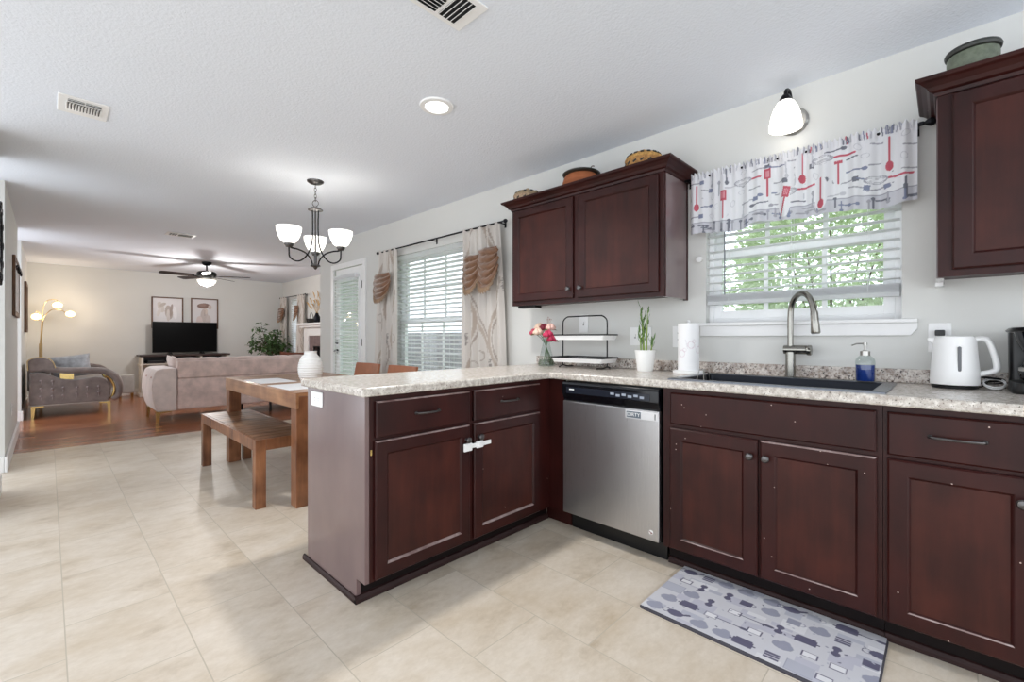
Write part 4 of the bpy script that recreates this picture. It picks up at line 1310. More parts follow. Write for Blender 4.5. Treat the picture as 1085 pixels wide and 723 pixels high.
# --- flowers in glass vase
vx, vy = 2.51, 2.085
vs_ = thing('glass_vase', 'clear glass vase with a wide foot holding roses in the counter corner', 'vase', (vx, vy, 0.914))
part('glass', MB().lathe([(0.050, 0.914), (0.060, 0.918), (0.062, 0.926), (0.052, 0.965), (0.036, 1.03), (0.026, 1.075), (0.026, 1.09), (0.034, 1.108)], (vx, vy, 0), 28), M['clear'], vs_, smooth=True)
part('water', MB().lathe([(0.0, 0.922), (0.055, 0.922), (0.058, 0.928), (0.0505, 0.962), (0.0, 0.963)], (vx, vy, 0), 24), mat_glass('vase_water', (214, 222, 212), 0.02, 1.4), vs_, smooth=True)
roses = [((0.0, 0.065, 1.205), (216, 190, 170), 'cream rose at the top left of the bouquet'), ((-0.03, 0.085, 1.165), (186, 78, 96), 'pink rose at the far left of the bouquet'),
         ((-0.045, 0.038, 1.168), (232, 206, 186), 'pale cream rose low in the middle of the bouquet'), ((-0.01, 0.012, 1.198), (110, 26, 44), 'dark red rose in the centre of the bouquet'),
         ((0.0, -0.04, 1.200), (228, 188, 176), 'peach rose at the top right of the bouquet'), ((-0.045, -0.055, 1.150), (196, 52, 92), 'magenta rose at the right of the bouquet'),
         ((-0.03, -0.082, 1.118), (170, 40, 76), 'drooping crimson rose at the lower right of the bouquet')]
rm = {}
for i, (d, c, lab) in enumerate(roses):
    p = Vector((vx + d[0], vy + d[1], d[2]))
    t = thing('rose', lab, 'flower', tuple(p), 'roses in the glass vase')
    bl = MB()
    for k in range(7):
        a = k * 2.4; R = 0.006 + 0.0018 * k
        bl.ball((p.x + 1.5 * R * math.cos(a), p.y + 1.5 * R * math.sin(a), p.z - 0.002 * k), (0.018, 0.018, 0.025 - 0.0012 * k), 10, 6)
    part('bloom', bl, mat('petal_%d' % i, c, 0.6, var=0.18, vscale=50), t, smooth=True)
    q = Vector((vx - d[0] * 0.7, vy - d[1] * 0.55, 0.93))
    mid = Vector((vx + d[0] * 0.22, vy + d[1] * 0.22, 1.09))
    part('stem', MB().tube(bez([tuple(q), tuple(mid), (p.x, p.y, p.z - 0.012)], 10), 0.0022, 6), M['leaf'], t, smooth=True)
    g = MB()
    for k in range(3):
        a = i * 1.3 + k * 2.1
        g.leafcard((p.x, p.y, p.z - 0.018), (math.cos(a), math.sin(a), -0.15), (0, 0, 1), 0.05, 0.024)
    part('leaf', g, M['leaf'], t)
mb = MB()
rb = random.Random(4)
for k in range(7):
    q = (vx + 0.01 + rb.uniform(-.02, .02), vy - 0.008 + rb.uniform(-.03, .02), 1.24 + rb.uniform(0, .035))
    mb.tube([(vx, vy, 1.06), (vx + 0.004, vy - 0.004, 1.17), q], 0.001, 5)
    mb.ball(q, 0.0042, 8, 6)
single('filler_sprig', mb, mat('dusty_pink_sprig', (170, 140, 130), 0.7, var=0.2), 'thin dusty sprig standing above the roses', 'flower', (vx, vy, 1.06))

# ================================================================== PLATES ON THE WALLS
def plate(name, label, cat, fr, u0, u1, v0, v1, gangs, group=None):
    """gangs: list of (kind, u) ; kind 'switch' or 'outlet' or 'outlet_h' """
    c = fr.p((u0 + u1) / 2, (v0 + v1) / 2, 0)
    t = thing(name, label, cat, c, group)
    mb = MB(); fr.box(mb, u0, u1, v0, v1, 0.0005, 0.006)
    part('cover_plate', mb, M['white'], t, bevel=0.002)
    v = (v0 + v1) / 2
    for kd, u in gangs:
        if kd == 'switch':
            mb = MB(); fr.box(mb, u - 0.004, u + 0.004, v - 0.004, v + 0.014, 0.006, 0.016)
            part('toggle', mb, M['white'], t, bevel=0.001)
            mb = MB(); fr.box(mb, u - 0.0055, u + 0.0055, v - 0.013, v + 0.013, 0.0058, 0.0066)
            part('toggle_slot', mb, mat('slot_shadow_grey', (150, 150, 150), 0.5, var=0.02), t)
        else:
            for dv in (-0.02, 0.02):
                uu, vv = (u + dv, v) if kd == 'outlet_h' else (u, v + dv)
                mb = MB(); fr.box(mb, uu - 0.014, uu + 0.014, vv - 0.014, vv + 0.014, 0.0058, 0.0075)
                rc = part('receptacle', mb, M['white'], t, bevel=0.002)
                mb = MB()
                for s_ in (-1, 1):
                    if kd == 'outlet_h':
                        fr.box(mb, uu - 0.002, uu + 0.006, vv + s_ * 0.006 - 0.001, vv + s_ * 0.006 + 0.001, 0.0074, 0.0078)
                    else:
                        fr.box(mb, uu + s_ * 0.006 - 0.001, uu + s_ * 0.006 + 0.001, vv - 0.002, vv + 0.006, 0.0074, 0.0078)
                part('slot', mb, M['black'], rc)
    return t


WALLF = Fr((W, 0, 0), (0, -1, 0), (-1, 0, 0))
ENDF = Fr((0.905, 0, 0), (0, -1, 0), (-1, 0, 0))
plate('light_switch', 'white switch plate behind the black wire arch of the tray stand', 'light switch', WALLF, -1.935, -1.857, 1.155, 1.285, [('switch', -1.896)])
plate('wall_outlet', 'double plate with switch and outlet behind the bamboo', 'outlet', WALLF, -1.522, -1.370, 1.068, 1.188, [('switch', -1.484), ('outlet', -1.408)])
plate('wall_outlet', 'white outlet plate half hidden behind the paper towel roll', 'outlet', WALLF, -1.228, -1.148, 1.06, 1.19, [('outlet', -1.188)])
plate('wall_outlet', 'white outlet plate behind the kettle with a black plug in it', 'outlet', WALLF, -0.060, 0.014, 1.055, 1.182, [('outlet', -0.023)])
mb = MB(); WALLF.box(mb, -0.038, -0.006, 1.127, 1.152, 0.008, 0.040)
single('plug_adapter', mb, M['black'], 'black plug pushed into the outlet behind the kettle', 'plug', (W - 0.02, 0.022, 1.127), bevel=0.003)
plate('wall_outlet', 'white outlet set sideways on the end of the peninsula', 'outlet', ENDF, -2.243, -2.118, 0.788, 0.858, [('outlet_h', -2.18)])
LEFTF = Fr((-0.25, 0, 0), (0, 1, 0), (1, 0, 0))
plate('wall_outlet', 'low white outlet on the left wall below the wooden wall sign', 'outlet', LEFTF, 6.55, 6.63, 0.36, 0.48, [('outlet', 6.59)])
single('blind_cord_cleat', MB().lathe([(0.006, 0.0), (0.006, -0.008), (0.017, -0.012), (0.017, -0.024), (0.0, -0.026)], (W, 1.058, 1.584), 18, 'x'), M['white'], 'small round white knob on the wall left of the kitchen window', 'wall knob', (W, 1.058, 1.584), smooth=True)

# ================================================================== ON TOP OF THE WALL CABINETS
zc = 2.118
def lidded_basket(name, label, c, r, h, body, accent, band):
    t = thing(name, label, 'basket', (c[0], c[1], zc))
    prof = []
    n = 14
    for i in range(n + 1):
        q = i / n
        prof.append((r * (0.72 + 0.28 * math.sin(PI * min(q, 0.62) / 0.62 * 0.5)) * (1 + (0.012 if i % 2 else 0)), zc + h * 0.55 * q))
    bodymb = MB().lathe(prof + [(0.0, zc + h * 0.55)], (c[0], c[1], 0), 30)
    top = [(r * 1.02, zc + h * 0.53), (r * 1.03, zc + h * 0.58), (r * 0.97, zc + h * 0.66), (r * 0.72, zc + h * 0.82), (r * 0.4, zc + h * 0.92), (0.0, zc + h * 0.95)]
    lidmb = MB().lathe(top, (c[0], c[1], 0), 30)
    for k in range(band):
        a = 2 * PI * k / band
        ca, sa = math.cos(a), math.sin(a)
        p = (c[0] + r * 1.0 * ca, c[1] + r * 1.0 * sa, zc + h * 0.36)
        bodymb.obox(p, [(-sa, ca, 0.5), (sa * 0.3, -ca * 0.3, 1), (ca, sa, 0)], (r * 0.10, h * 0.035, 0.004), 1)
        p = (c[0] + r * 0.88 * ca, c[1] + r * 0.88 * sa, zc + h * 0.735)
        lidmb.obox(p, [(-sa, ca, 0), (ca * -0.7, sa * -0.7, 0.7), (ca * 0.7, sa * 0.7, 0.7)], (r * 0.09, h * 0.05, 0.004), 1)
    part('basket_body', bodymb, [body, M['darkrim']], t, smooth=True)
    ld = part('lid', lidmb, [accent, M['darkrim']], t, smooth=True)
    part('lid_knob', MB().ball((c[0], c[1], zc + h * 0.98), (0.016, 0.016, 0.013), 12, 8), accent, ld, smooth=True)
    return t


lidded_basket('woven_basket', 'pale low basket with dark motifs at the left end on the cabinet', (2.53, 2.285), 0.105, 0.125, mat('pale_woven', (176, 150, 124), 0.8, var=0.3, vscale=60, bump=0.6, bscale=150), mat('pale_lid', (160, 140, 112), 0.8, var=0.3, vscale=50), 12)
lidded_basket('woven_basket', 'yellow and brown patterned basket at the right end on the cabinet', (2.52, 1.325), 0.110, 0.135, M['wick'], mat('honey_woven', (190, 146, 84), 0.8, var=0.35, vscale=60, bump=0.6, bscale=150), 16)
tp = thing('terracotta_pot', 'terracotta pot with a dark flared rim in the middle on the cabinet', 'pot', (2.52, 1.80, zc))
part('pot_body', MB().lathe([(0.08, zc), (0.112, zc + 0.02), (0.126, zc + 0.05), (0.115, zc + 0.085), (0.10, zc + 0.10), (0.0, zc + 0.10)], (2.52, 1.785, 0), 32), M['terracotta'], tp, smooth=True)
part('rim', MB().lathe([(0.10, zc + 0.098), (0.124, zc + 0.104), (0.128, zc + 0.110), (0.116, zc + 0.118), (0.095, zc + 0.112), (0.08, zc + 0.10)], (2.52, 1.785, 0), 32), M['darkrim'], tp, smooth=True)
part('twig_handle', MB().tube(bez([(2.50, 1.70, zc + 0.118), (2.50, 1.685, zc + 0.135), (2.50, 1.668, zc + 0.13)], 8), 0.003, 6), M['bark'], tp, smooth=True)
gb = thing('glazed_bowl', 'green glazed carved bowl with terracotta foot on the right wall cabinet', 'bowl', (2.53, -0.075, zc))
gx, gy = 2.50, -0.072
bs = 0.60
part('bowl_foot', MB().lathe([(0.09 * bs, zc), (0.104 * bs, zc + 0.004), (0.113 * bs, zc + 0.026), (0.0, zc + 0.026)], (gx, gy, 0), 36), M['terracotta'], gb, smooth=True)
part('bowl_body', MB().lathe([(0.112 * bs, zc + 0.026), (0.122 * bs, zc + 0.05), (0.124 * bs, zc + 0.085), (0.121 * bs, zc + 0.10), (0.0, zc + 0.10)], (gx, gy, 0), 36), M['verdigris'], gb, smooth=True)
part('bowl_rim', MB().lathe([(0.120 * bs, zc + 0.098), (0.132 * bs, zc + 0.103), (0.136 * bs, zc + 0.112), (0.130 * bs, zc + 0.121), (0.116 * bs, zc + 0.122), (0.104 * bs, zc + 0.108)], (gx, gy, 0), 36), M['darkrim'], gb, smooth=True)

# ================================================================== KITCHEN WINDOW DRESSING
rod = thing('curtain_rod', 'short dark rod carrying the kitchen valance', 'curtain rod', (W - 0.06, 0.58, 2.052))
part('pole', MB().tube([(W - 0.062, 1.125, 2.052), (W - 0.062, 0.052, 2.052)], 0.007, 10), M['bronze'], rod, smooth=True)
part('finial', MB().lathe([(0.0, 0.078), (0.009, 0.074), (0.009, 0.062), (0.006, 0.058), (0.013, 0.050), (0.019, 0.038), (0.016, 0.026), (0.006, 0.018), (0.0, 0.014)], (W - 0.062, 0.012, 2.052), 16, 'y'), M['bronze'], rod, smooth=True)
part('bracket', MB().tube([(W - 0.062, 0.096, 2.052), (W, 0.096, 2.052)], 0.006, 8).box(W - 0.004, W - 0.0005, 0.088, 0.104, 2.02, 2.08), M['bronze'], rod)
part('bracket', MB().tube([(W - 0.062, 1.115, 2.052), (W, 1.115, 2.052)], 0.006, 8).box(W - 0.004, W - 0.0005, 1.107, 1.123, 2.02, 2.08), M['bronze'], rod)

nx, ny = 400, 146
VW, VH = 1.0, 0.36
cv = Canvas(VW, VH, nx, ny, (233, 233, 238))
red, gry, dgr, blu, lg = (196, 92, 108), (168, 168, 178), (120, 122, 134), (132, 138, 164), (200, 200, 208)


def spatula(x, y, th, c, L=0.15):
    dx, dy = math.sin(th), math.cos(th)
    cv.seg(x - dx * L / 2, y - dy * L / 2, x + dx * L * 0.15, y + dy * L * 0.15, 0.0042, c)
    cv.rect(x + dx * L * 0.33, y + dy * L * 0.33, 0.0165, L * 0.19, c, -th)
    for q in (-0.007, 0, 0.007):
        cv.rect(x + dx * L * 0.33 + q * dy, y + dy * L * 0.33 - q * dx, 0.0016, L * 0.11, (226, 170, 180), -th)


def spoon(x, y, th, c, L=0.15, w=0.014):
    dx, dy = math.sin(th), math.cos(th)
    cv.seg(x - dx * L / 2, y - dy * L / 2, x + dx * L * 0.3, y + dy * L * 0.3, 0.0034, c)
    cv.ell(x + dx * L * 0.36, y + dy * L * 0.36, w, L * 0.15, c, -th)


def whisk(x, y, th, c, L=0.17):
    dx, dy = math.sin(th), math.cos(th)
    cv.seg(x - dx * L / 2, y - dy * L / 2, x, y, 0.0048, c)
    for w in (0.019, 0.011, 0.005):
        cv.ell(x + dx * L * 0.26, y + dy * L * 0.26, w, L * 0.27, gry, -th, ring=0.70)


def ladle(x, y, th, c, L=0.13):
    dx, dy = math.sin(th), math.cos(th)
    cv.seg(x - dx * L / 2, y - dy * L / 2, x + dx * L * 0.3, y + dy * L * 0.3, 0.0032, gry)
    cv.rect(x + dx * L * 0.40, y + dy * L * 0.40, 0.012, L * 0.16, c, -th)


rv = random.Random(11)
# hem band and ruffled heading
cv.put(cv.Y < 0.062, (206, 206, 214))
cv.put((cv.Y < 0.066) & (cv.Y > 0.060), (168, 168, 180))
for i in range(44):
    x = rv.uniform(0, VW)
    spoon(x, rv.uniform(0.018, 0.05), rv.choice([0, PI, PI / 2, 1.7]), rv.choice([dgr, gry, gry, blu]), 0.05, 0.008)
items = []
for col in range(12):
    for row in range(5):
        items.append((0.03 + col * 0.084 + (row % 2) * 0.042 + rv.uniform(-.01, .01), 0.095 + row * 0.052 + rv.uniform(-.012, .012)))
for i, (x, y) in enumerate(items):
    f = rv.choice([0, 1, 2, 3])
    if f == 0:
        spoon(x, y, rv.choice([PI / 2, -PI / 2]) + rv.uniform(-.2, .2), rv.choice([gry, dgr, lg, blu]), 0.085, 0.009)
    elif f == 1:
        spoon(x, y, rv.choice([0, PI]) + rv.uniform(-.1, .1), rv.choice([gry, dgr, lg]), 0.085, 0.008)
    elif f == 2:
        ladle(x, y, PI / 2 + rv.uniform(-.2, .2), rv.choice([blu, dgr]), 0.08)
    else:
        cv.ell(x, y, 0.012, 0.018, lg, rv.uniform(0, 3), ring=0.7)
big = [('sp', 0.035, 0.21, PI, red), ('sa', 0.185, 0.155, 0, red), ('wh', 0.33, 0.255, PI / 2 * -1, red), ('sa', 0.405, 0.215, 0, red), ('sp', 0.565, 0.255, PI, red), ('wh', 0.545, 0.15, -PI / 2 - .1, red),
       ('sa', 0.715, 0.215, 0, red), ('wh', 0.695, 0.275, -PI / 2, red), ('sp', 0.645, 0.11, PI, red), ('sp', 0.905, 0.235, PI, red), ('wh', 0.90, 0.13, -PI / 2 + .05, red), ('sa', 0.485, 0.10, 0.2, red)]
for k, x, y, th, c in big:
    cv.ell(x, y, 0.03 if k != 'wh' else 0.09, 0.085 if k != 'wh' else 0.024, (233, 233, 238))
    {'sp': spoon, 'sa': spatula, 'wh': whisk}[k](x, y, th, c)
for i in range(90):
    x = rv.uniform(0, VW)
    cv.seg(x, 0.327, x + rv.uniform(-.006, .006), 0.358, 0.0026, rv.choice([dgr, gry, blu, lg, lg, red if i % 9 == 0 else gry]))


def valance(u, v):
    y = 1.082 - 0.990 * u
    z = 1.716 + 0.356 * v
    g = 1 - v
    fold = 0.016 * math.sin(u * 2 * PI * 6.5 + 0.6 * math.sin(u * 9)) * (0.35 + 0.65 * g) + 0.006 * math.sin(u * 2 * PI * 17)
    ruf = 0.006 * math.sin(u * 2 * PI * 46) * max(0, (v - 0.84) / 0.16)
    if v > 0.985:
        z += 0.006 * math.sin(u * 2 * PI * 46)
    zz = z + 0.009 * math.sin(u * 2 * PI * 3.1 + 0.4) * g + (0.012 * g if 0.32 < u < 0.62 else 0)
    return (W - 0.078 - fold - ruf, y, zz)


single('kitchen_valance', MB().grid(valance, nx - 1, ny - 1), M['print'], 'white valance printed with red and grey cooking utensils over the kitchen window', 'valance', (W - 0.07, 0.58, 2.05), smooth=60, colors=cv.flat())

# sconce above the kitchen window
wl = thing('wall_sconce', 'lit bell shaped glass sconce above the kitchen window', 'wall lamp', (W, 0.58, 2.25))
sx, sy = 2.60, 0.588
part('wall_plate', MB().lathe([(0.068, 0.0), (0.068, -0.008), (0.058, -0.018), (0.0, -0.020)], (W, 0.575, 2.245), 30, 'x'), M['nickel'], wl, smooth=True)
part('arm', MB().tube(bez([(W - 0.012, 0.578, 2.275), (W - 0.035, 0.580, 2.345), (W - 0.065, 0.583, 2.385), (sx + 0.01, sy, 2.375), (sx, sy, 2.335)], 20), 0.0085, 8), M['bronze'], wl, smooth=True)
part('socket_cup', MB().lathe([(0.0, 2.350), (0.016, 2.348), (0.026, 2.332), (0.028, 2.318), (0.0, 2.318)], (sx, sy, 0), 20), M['bronze'], wl, smooth=True)
part('bell_shade', MB().lathe([(0.024, 2.321), (0.038, 2.310), (0.054, 2.282), (0.066, 2.245), (0.073, 2.205), (0.075, 2.178), (0.072, 2.178), (0.062, 2.245), (0.034, 2.306), (0.0, 2.314)], (sx, sy, 0), 32), M['glowsconce'], wl, smooth=True)

# floor mat with kitchen motifs
nx, ny = 300, 180
MW, MH = 0.755, 0.445
cv = Canvas(MW, MH, nx, ny, (200, 200, 206))
A_, B_, C_ = (96, 94, 116), (150, 152, 168), (176, 178, 190)
rm_ = random.Random(21)
K_ = 1.42
for i in range(46):
    cv.rect(rm_.uniform(0, MW), rm_.uniform(0, MH), rm_.uniform(0.02, 0.045), rm_.uniform(0.012, 0.03), rm_.choice([(186, 186, 198), (178, 180, 192), (214, 214, 218)]))
def R_(X, Y, a, b, c, **k):
    cv.rect(x + (X - x) * K_, y + (Y - y) * K_, a * K_, b * K_, c, **k)
def E_(X, Y, a, b, c, *t, **k):
    cv.ell(x + (X - x) * K_, y + (Y - y) * K_, a * K_, b * K_, c, *t, **k)
def S_(a, b, c, d, r, col):
    cv.seg(x + (a - x) * K_, y + (b - y) * K_, x + (c - x) * K_, y + (d - y) * K_, r * K_, col)
for i in range(9):
    for j in range(5):
        x = 0.045 + i * 0.084 + (j % 2) * 0.02 + rm_.uniform(-.012, .012); y = 0.045 + j * 0.089 + rm_.uniform(-.008, .008)
        f = rm_.randrange(9); c = rm_.choice([A_, B_, B_, C_, C_])
        if f == 0:
            R_(x, y, 0.024, 0.013, A_); R_(x, y + 0.016, 0.020, 0.003, A_); R_(x, y, 0.031, 0.003, A_)
        elif f == 1:
            R_(x, y, 0.030, 0.022, C_); R_(x, y, 0.030, 0.022, B_, ring=0.002)
        elif f == 2:
            S_(x - 0.045, y, x + 0.02, y, 0.0022, A_); E_(x + 0.03, y, 0.015, 0.006, A_)
        elif f == 3:
            R_(x, y, 0.014, 0.010, (222, 222, 226)); R_(x, y, 0.017, 0.012, A_, ring=0.0035)
        elif f == 4:
            E_(x, y, 0.022, 0.015, A_); S_(x + 0.014, y, x + 0.034, y + 0.014, 0.004, A_); E_(x - 0.026, y, 0.011, 0.011, A_, ring=0.6)
        elif f == 5:
            R_(x, y, 0.016, 0.014, c); E_(x + 0.019, y, 0.009, 0.009, c, ring=0.55)
        elif f == 6:
            E_(x, y, 0.024, 0.017, B_); E_(x + 0.004, y + 0.012, 0.012, 0.012, B_)
        elif f == 7:
            for q in range(3):
                R_(x, y - 0.010 + q * 0.010, 0.017, 0.0038, A_)
        else:
            E_(x, y + 0.012, 0.010, 0.010, A_); E_(x, y - 0.012, 0.010, 0.010, A_); R_(x, y, 0.005, 0.014, A_)
for i in range(60):
    x, y = rm_.uniform(0.02, MW - .02), rm_.uniform(0.02, MH - .02)
    cv.ell(x, y, 0.006, 0.003, rm_.choice([A_, C_, B_]), rm_.uniform(0, 3))
fm = thing('floor_mat', 'grey and lilac cushioned mat printed with cookware on the tile before the sink', 'mat', (1.935, 0.535, 0))
part('mat_surface', MB().grid(lambda u, v: (1.708 + 0.438 * v, 0.913 - MW * u, 0.0128), nx - 1, ny - 1), M['matprint'], fm, colors=cv.flat())
part('mat_base', loft(MB(), [rloop(1.704, 2.149, 0.153, 0.918, 0.012, 0.0), rloop(1.704, 2.149, 0.153, 0.918, 0.012, 0.006), rloop(1.709, 2.144, 0.158, 0.913, 0.010, 0.0124)], True, True), mat('mat_foam', (60, 58, 66), 0.7, var=0.05), fm)

# ================================================================== DINING NOOK
def slab_top(x0, x1, y0, y1, z0, z1, n, gap=0.004):
    """boards running along x, n of them"""
    mb = MB(); w = (y1 - y0) / n
    for i in range(n):
        mb.box(x0, x1, y0 + i * w + gap / 2, y0 + (i + 1) * w - gap / 2, z0, z1)
    return mb


dt = thing('dining_table', 'slatted brown wooden dining table with square legs beyond the peninsula', 'table', (1.56, 3.85, 0))
TX0, TX1, TY0, TY1, TZ = 1.125, 2.03, 3.05, 4.72, 0.757
part('tabletop', slab_top(TX0 + 0.02, TX1 - 0.02, TY0 + 0.005, TY1 - 0.005, TZ - 0.025, TZ, 16, 0.003), M['table'], dt, bevel=0.002)
mb = MB()
mb.box(TX0, TX0 + 0.019, TY0 + 0.001, TY1 - 0.001, TZ - 0.105, TZ - 0.001); mb.box(TX1 - 0.019, TX1, TY0 + 0.001, TY1 - 0.001, TZ - 0.105, TZ - 0.001)
mb.box(TX0 + 0.1, TX1 - 0.1, TY0 + 0.006, TY0 + 0.03, TZ - 0.105, TZ - 0.026); mb.box(TX0 + 0.1, TX1 - 0.1, TY1 - 0.03, TY1 - 0.006, TZ - 0.105, TZ - 0.026)
part('apron', mb, mat_wood('acacia_apron', [(100, 60, 36), (154, 106, 72), (190, 146, 106)], (24, 3, 30), 0.34, coat=0.2), dt, bevel=0.002)
for x in (TX0 + 0.020, TX1 - 0.115):
    for y in (TY0 + 0.006, TY1 - 0.101):
        part('leg', MB().box(x - 0.016 if x < 1.5 else x, x + 0.079 if x < 1.5 else x + 0.095, y, y + 0.095, 0, TZ - (0.002 if False else 0.026)), M['tableleg'], dt, bevel=0.003)

bn = thing('dining_bench', 'low slatted wooden bench along the near side of the dining table', 'bench', (1.12, 3.96, 0))
BX0, BX1, BY0, BY1, BZ = 0.935, 1.315, 3.22, 4.70, 0.452
part('seat', slab_top(BX0 + 0.022, BX1 - 0.022, BY0 + 0.024, BY1 - 0.024, BZ - 0.022, BZ, 15, 0.006), M['bench'], bn, bevel=0.002)
mb = MB()
mb.box(BX0, BX0 + 0.02, BY0 + 0.066, BY1 - 0.066, BZ - 0.075, BZ); mb.box(BX1 - 0.02, BX1, BY0 + 0.066, BY1 - 0.066, BZ - 0.075, BZ)
mb.box(BX0 + 0.066, BX1 - 0.066, BY0, BY0 + 0.02, BZ - 0.075, BZ); mb.box(BX0 + 0.066, BX1 - 0.066, BY1 - 0.02, BY1, BZ - 0.075, BZ)
part('seat_frame', mb, M['tableleg'], bn, bevel=0.002)
for x in (BX0, BX1 - 0.065):
    for y in (BY0, BY1 - 0.065):
        part('leg', MB().box(x, x + 0.065, y, y + 0.065, 0, BZ - 0.0005), M['tableleg'], bn, bevel=0.003)

for nm, (a, b, c, d), lab in (('far', (1.160, 1.43, 3.86, 4.30), 'white woven placemat on the table nearer the living room'), ('near', (1.150, 1.42, 3.24, 3.68), 'white woven placemat on the table nearer the kitchen')):
    single('placemat', MB().box(a, b, c, d, TZ, TZ + 0.003), mat('white_placemat_' + nm, (238, 238, 240), 0.7, var=0.02, bump=0.3, bscale=500), lab, 'placemat', ((a + b) / 2, (c + d) / 2, TZ), 'white placemats', bevel=0.001)

vx, vy = 1.545, 3.87
prof = [(0.055, TZ), (0.062, TZ + 0.004)]
for i in range(44):
    q = i / 43
    r = 0.060 + 0.038 * math.sin(PI * min(1, 0.13 + 0.80 * q)) ** 0.8
    prof.append((r + 0.0026 * math.sin(i * PI / 2.2), TZ + 0.008 + 0.195 * q))
prof += [(0.060, TZ + 0.212), (0.050, TZ + 0.222), (0.049, TZ + 0.236), (0.053, TZ + 0.248), (0.048, TZ + 0.248), (0.044, TZ + 0.225), (0.0, TZ + 0.20)]
single('ribbed_vase', MB().lathe(prof, (vx, vy, 0), 40), M['ceramic'], 'round white ribbed vase standing on the dining table', 'vase', (vx, vy, TZ), smooth=50)

def dining_chair(y, label, tilt, first=None):
    if first is not None:
        return dup(first, (2.09, y, 0), label)
    t = thing('dining_chair', label, 'chair', (2.09, y, 0), 'tan leather chairs at the table')
    def q(a, b): return [(2.09 + p[0], y + p[1], p[2]) for p in (a, b)]
    mb = MB(); s_ = 0.225
    mb = loft(MB(), [rloop(2.09 - 0.23, 2.09 + 0.20, y - s_, y + s_, 0.05, 0.445), rloop(2.09 - 0.235, 2.09 + 0.205, y - s_ - .005, y + s_ + .005, 0.05, 0.47), rloop(2.09 - 0.225, 2.09 + 0.195, y - s_ + .005, y + s_ - .005, 0.05, 0.495)], True, True)
    part('seat', mb, M['tan'], t, smooth=True)
    mb = MB()
    def bk(u, v):
        yy = y + (u - 0.5) * 0.46; z = 0.53 + 0.33 * v
        x = 2.09 + 0.185 + 0.07 * v + 0.022 * (1 - (2 * u - 1) ** 2)
        return (x, yy, z)
    g = MB().grid(bk, 12, 8)
    n = len(g.v); g2 = [(x + 0.022, yy, z) for x, yy, z in g.v]
    g.add(g2, [tuple(reversed(f)) for f in g.f[:]])
    W_, H_ = 13, 9
    rim = [i for i in range(W_)] + [W_ * j + W_ - 1 for j in range(1, H_)] + [W_ * (H_ - 1) + i for i in range(W_ - 2, -1, -1)] + [W_ * j for j in range(H_ - 2, 0, -1)]
    for a, b in zip(rim, rim[1:] + rim[:1]):
        g.f.append((a, b, b + n, a + n)); g.mi.append(0)
    part('backrest', g, M['tan'], t, smooth=True)
    for sy_ in (-0.19, 0.19):
        part('leg', MB().tube([(2.09 - 0.20, y + sy_, 0.445), (2.09 - 0.215, y + sy_ * 1.05, 0)], [0.018, 0.012], 10), M['darkleg'], t, smooth=True)
        part('leg', MB().tube(bez([(2.09 + 0.245, y + sy_ * 0.9, 0.62), (2.09 + 0.175, y + sy_, 0.45), (2.09 + 0.225, y + sy_ * 1.05, 0)], 8), [0.012] * 4 + [0.018] * 1 + [0.013] * 4, 10), M['darkleg'], t, smooth=True)
    return t


c0 = dining_chair(4.23, 'tan leather dining chair behind the table in front of the patio door', 0)
c1 = dining_chair(3.585, 'tan leather dining chair behind the table below the left patterned drape', 0, first=c0)
c0.location.x = 2.0; c1.location.x = 2.0

# --- chandelier
hx, hy = 1.55, 3.78
ch = thing('chandelier', 'three light chandelier with opal glass bowls hanging over the dining table', 'chandelier', (hx, hy, CZ))
part('canopy', MB().lathe([(0.066, CZ), (0.064, CZ - 0.010), (0.045, CZ - 0.022), (0.012, CZ - 0.028), (0.0, CZ - 0.030)], (hx, hy, 0), 32), M['pewter'], ch, smooth=True)
mb = MB()
for k in range(5):
    z = CZ - 0.045 - k * 0.027
    R = []
    for i in range(14):
        a = 2 * PI * i / 14
        p, q = 0.009 * math.cos(a), 0.018 * math.sin(a)
        R.append((hx + (p if k % 2 else 0), hy + (0 if k % 2 else p), z + q))
    mb.tube(R, 0.0022, 6, closed=True)
mb.tube([(hx + 0.025 * math.cos(2 * PI * i / 24) * 0.7, hy - 0.025 * math.cos(2 * PI * i / 24) * 0.7, 2.238 + 0.025 * math.sin(2 * PI * i / 24)) for i in range(24)], 0.0028, 6, closed=True)
part('chain', mb, M['pewter'], ch, smooth=True)
part('hub', MB().lathe([(0.0, 2.214), (0.012, 2.212), (0.040, 2.198), (0.058, 2.186), (0.058, 2.180), (0.036, 2.174), (0.0, 2.172)], (hx, hy, 0), 28).tube([(hx, hy, 2.175), (hx, hy, 1.72)], 0.007, 8).lathe([(0.0, 1.84), (0.012, 1.835), (0.012, 1.77), (0.038, 1.752), (0.040, 1.744), (0.018, 1.736), (0.010, 1.722), (0.0, 1.714)], (hx, hy, -0.03), 20), M['pewter'], ch, smooth=True, label='dark metal hub and stem')
away = math.atan2(hy, hx)
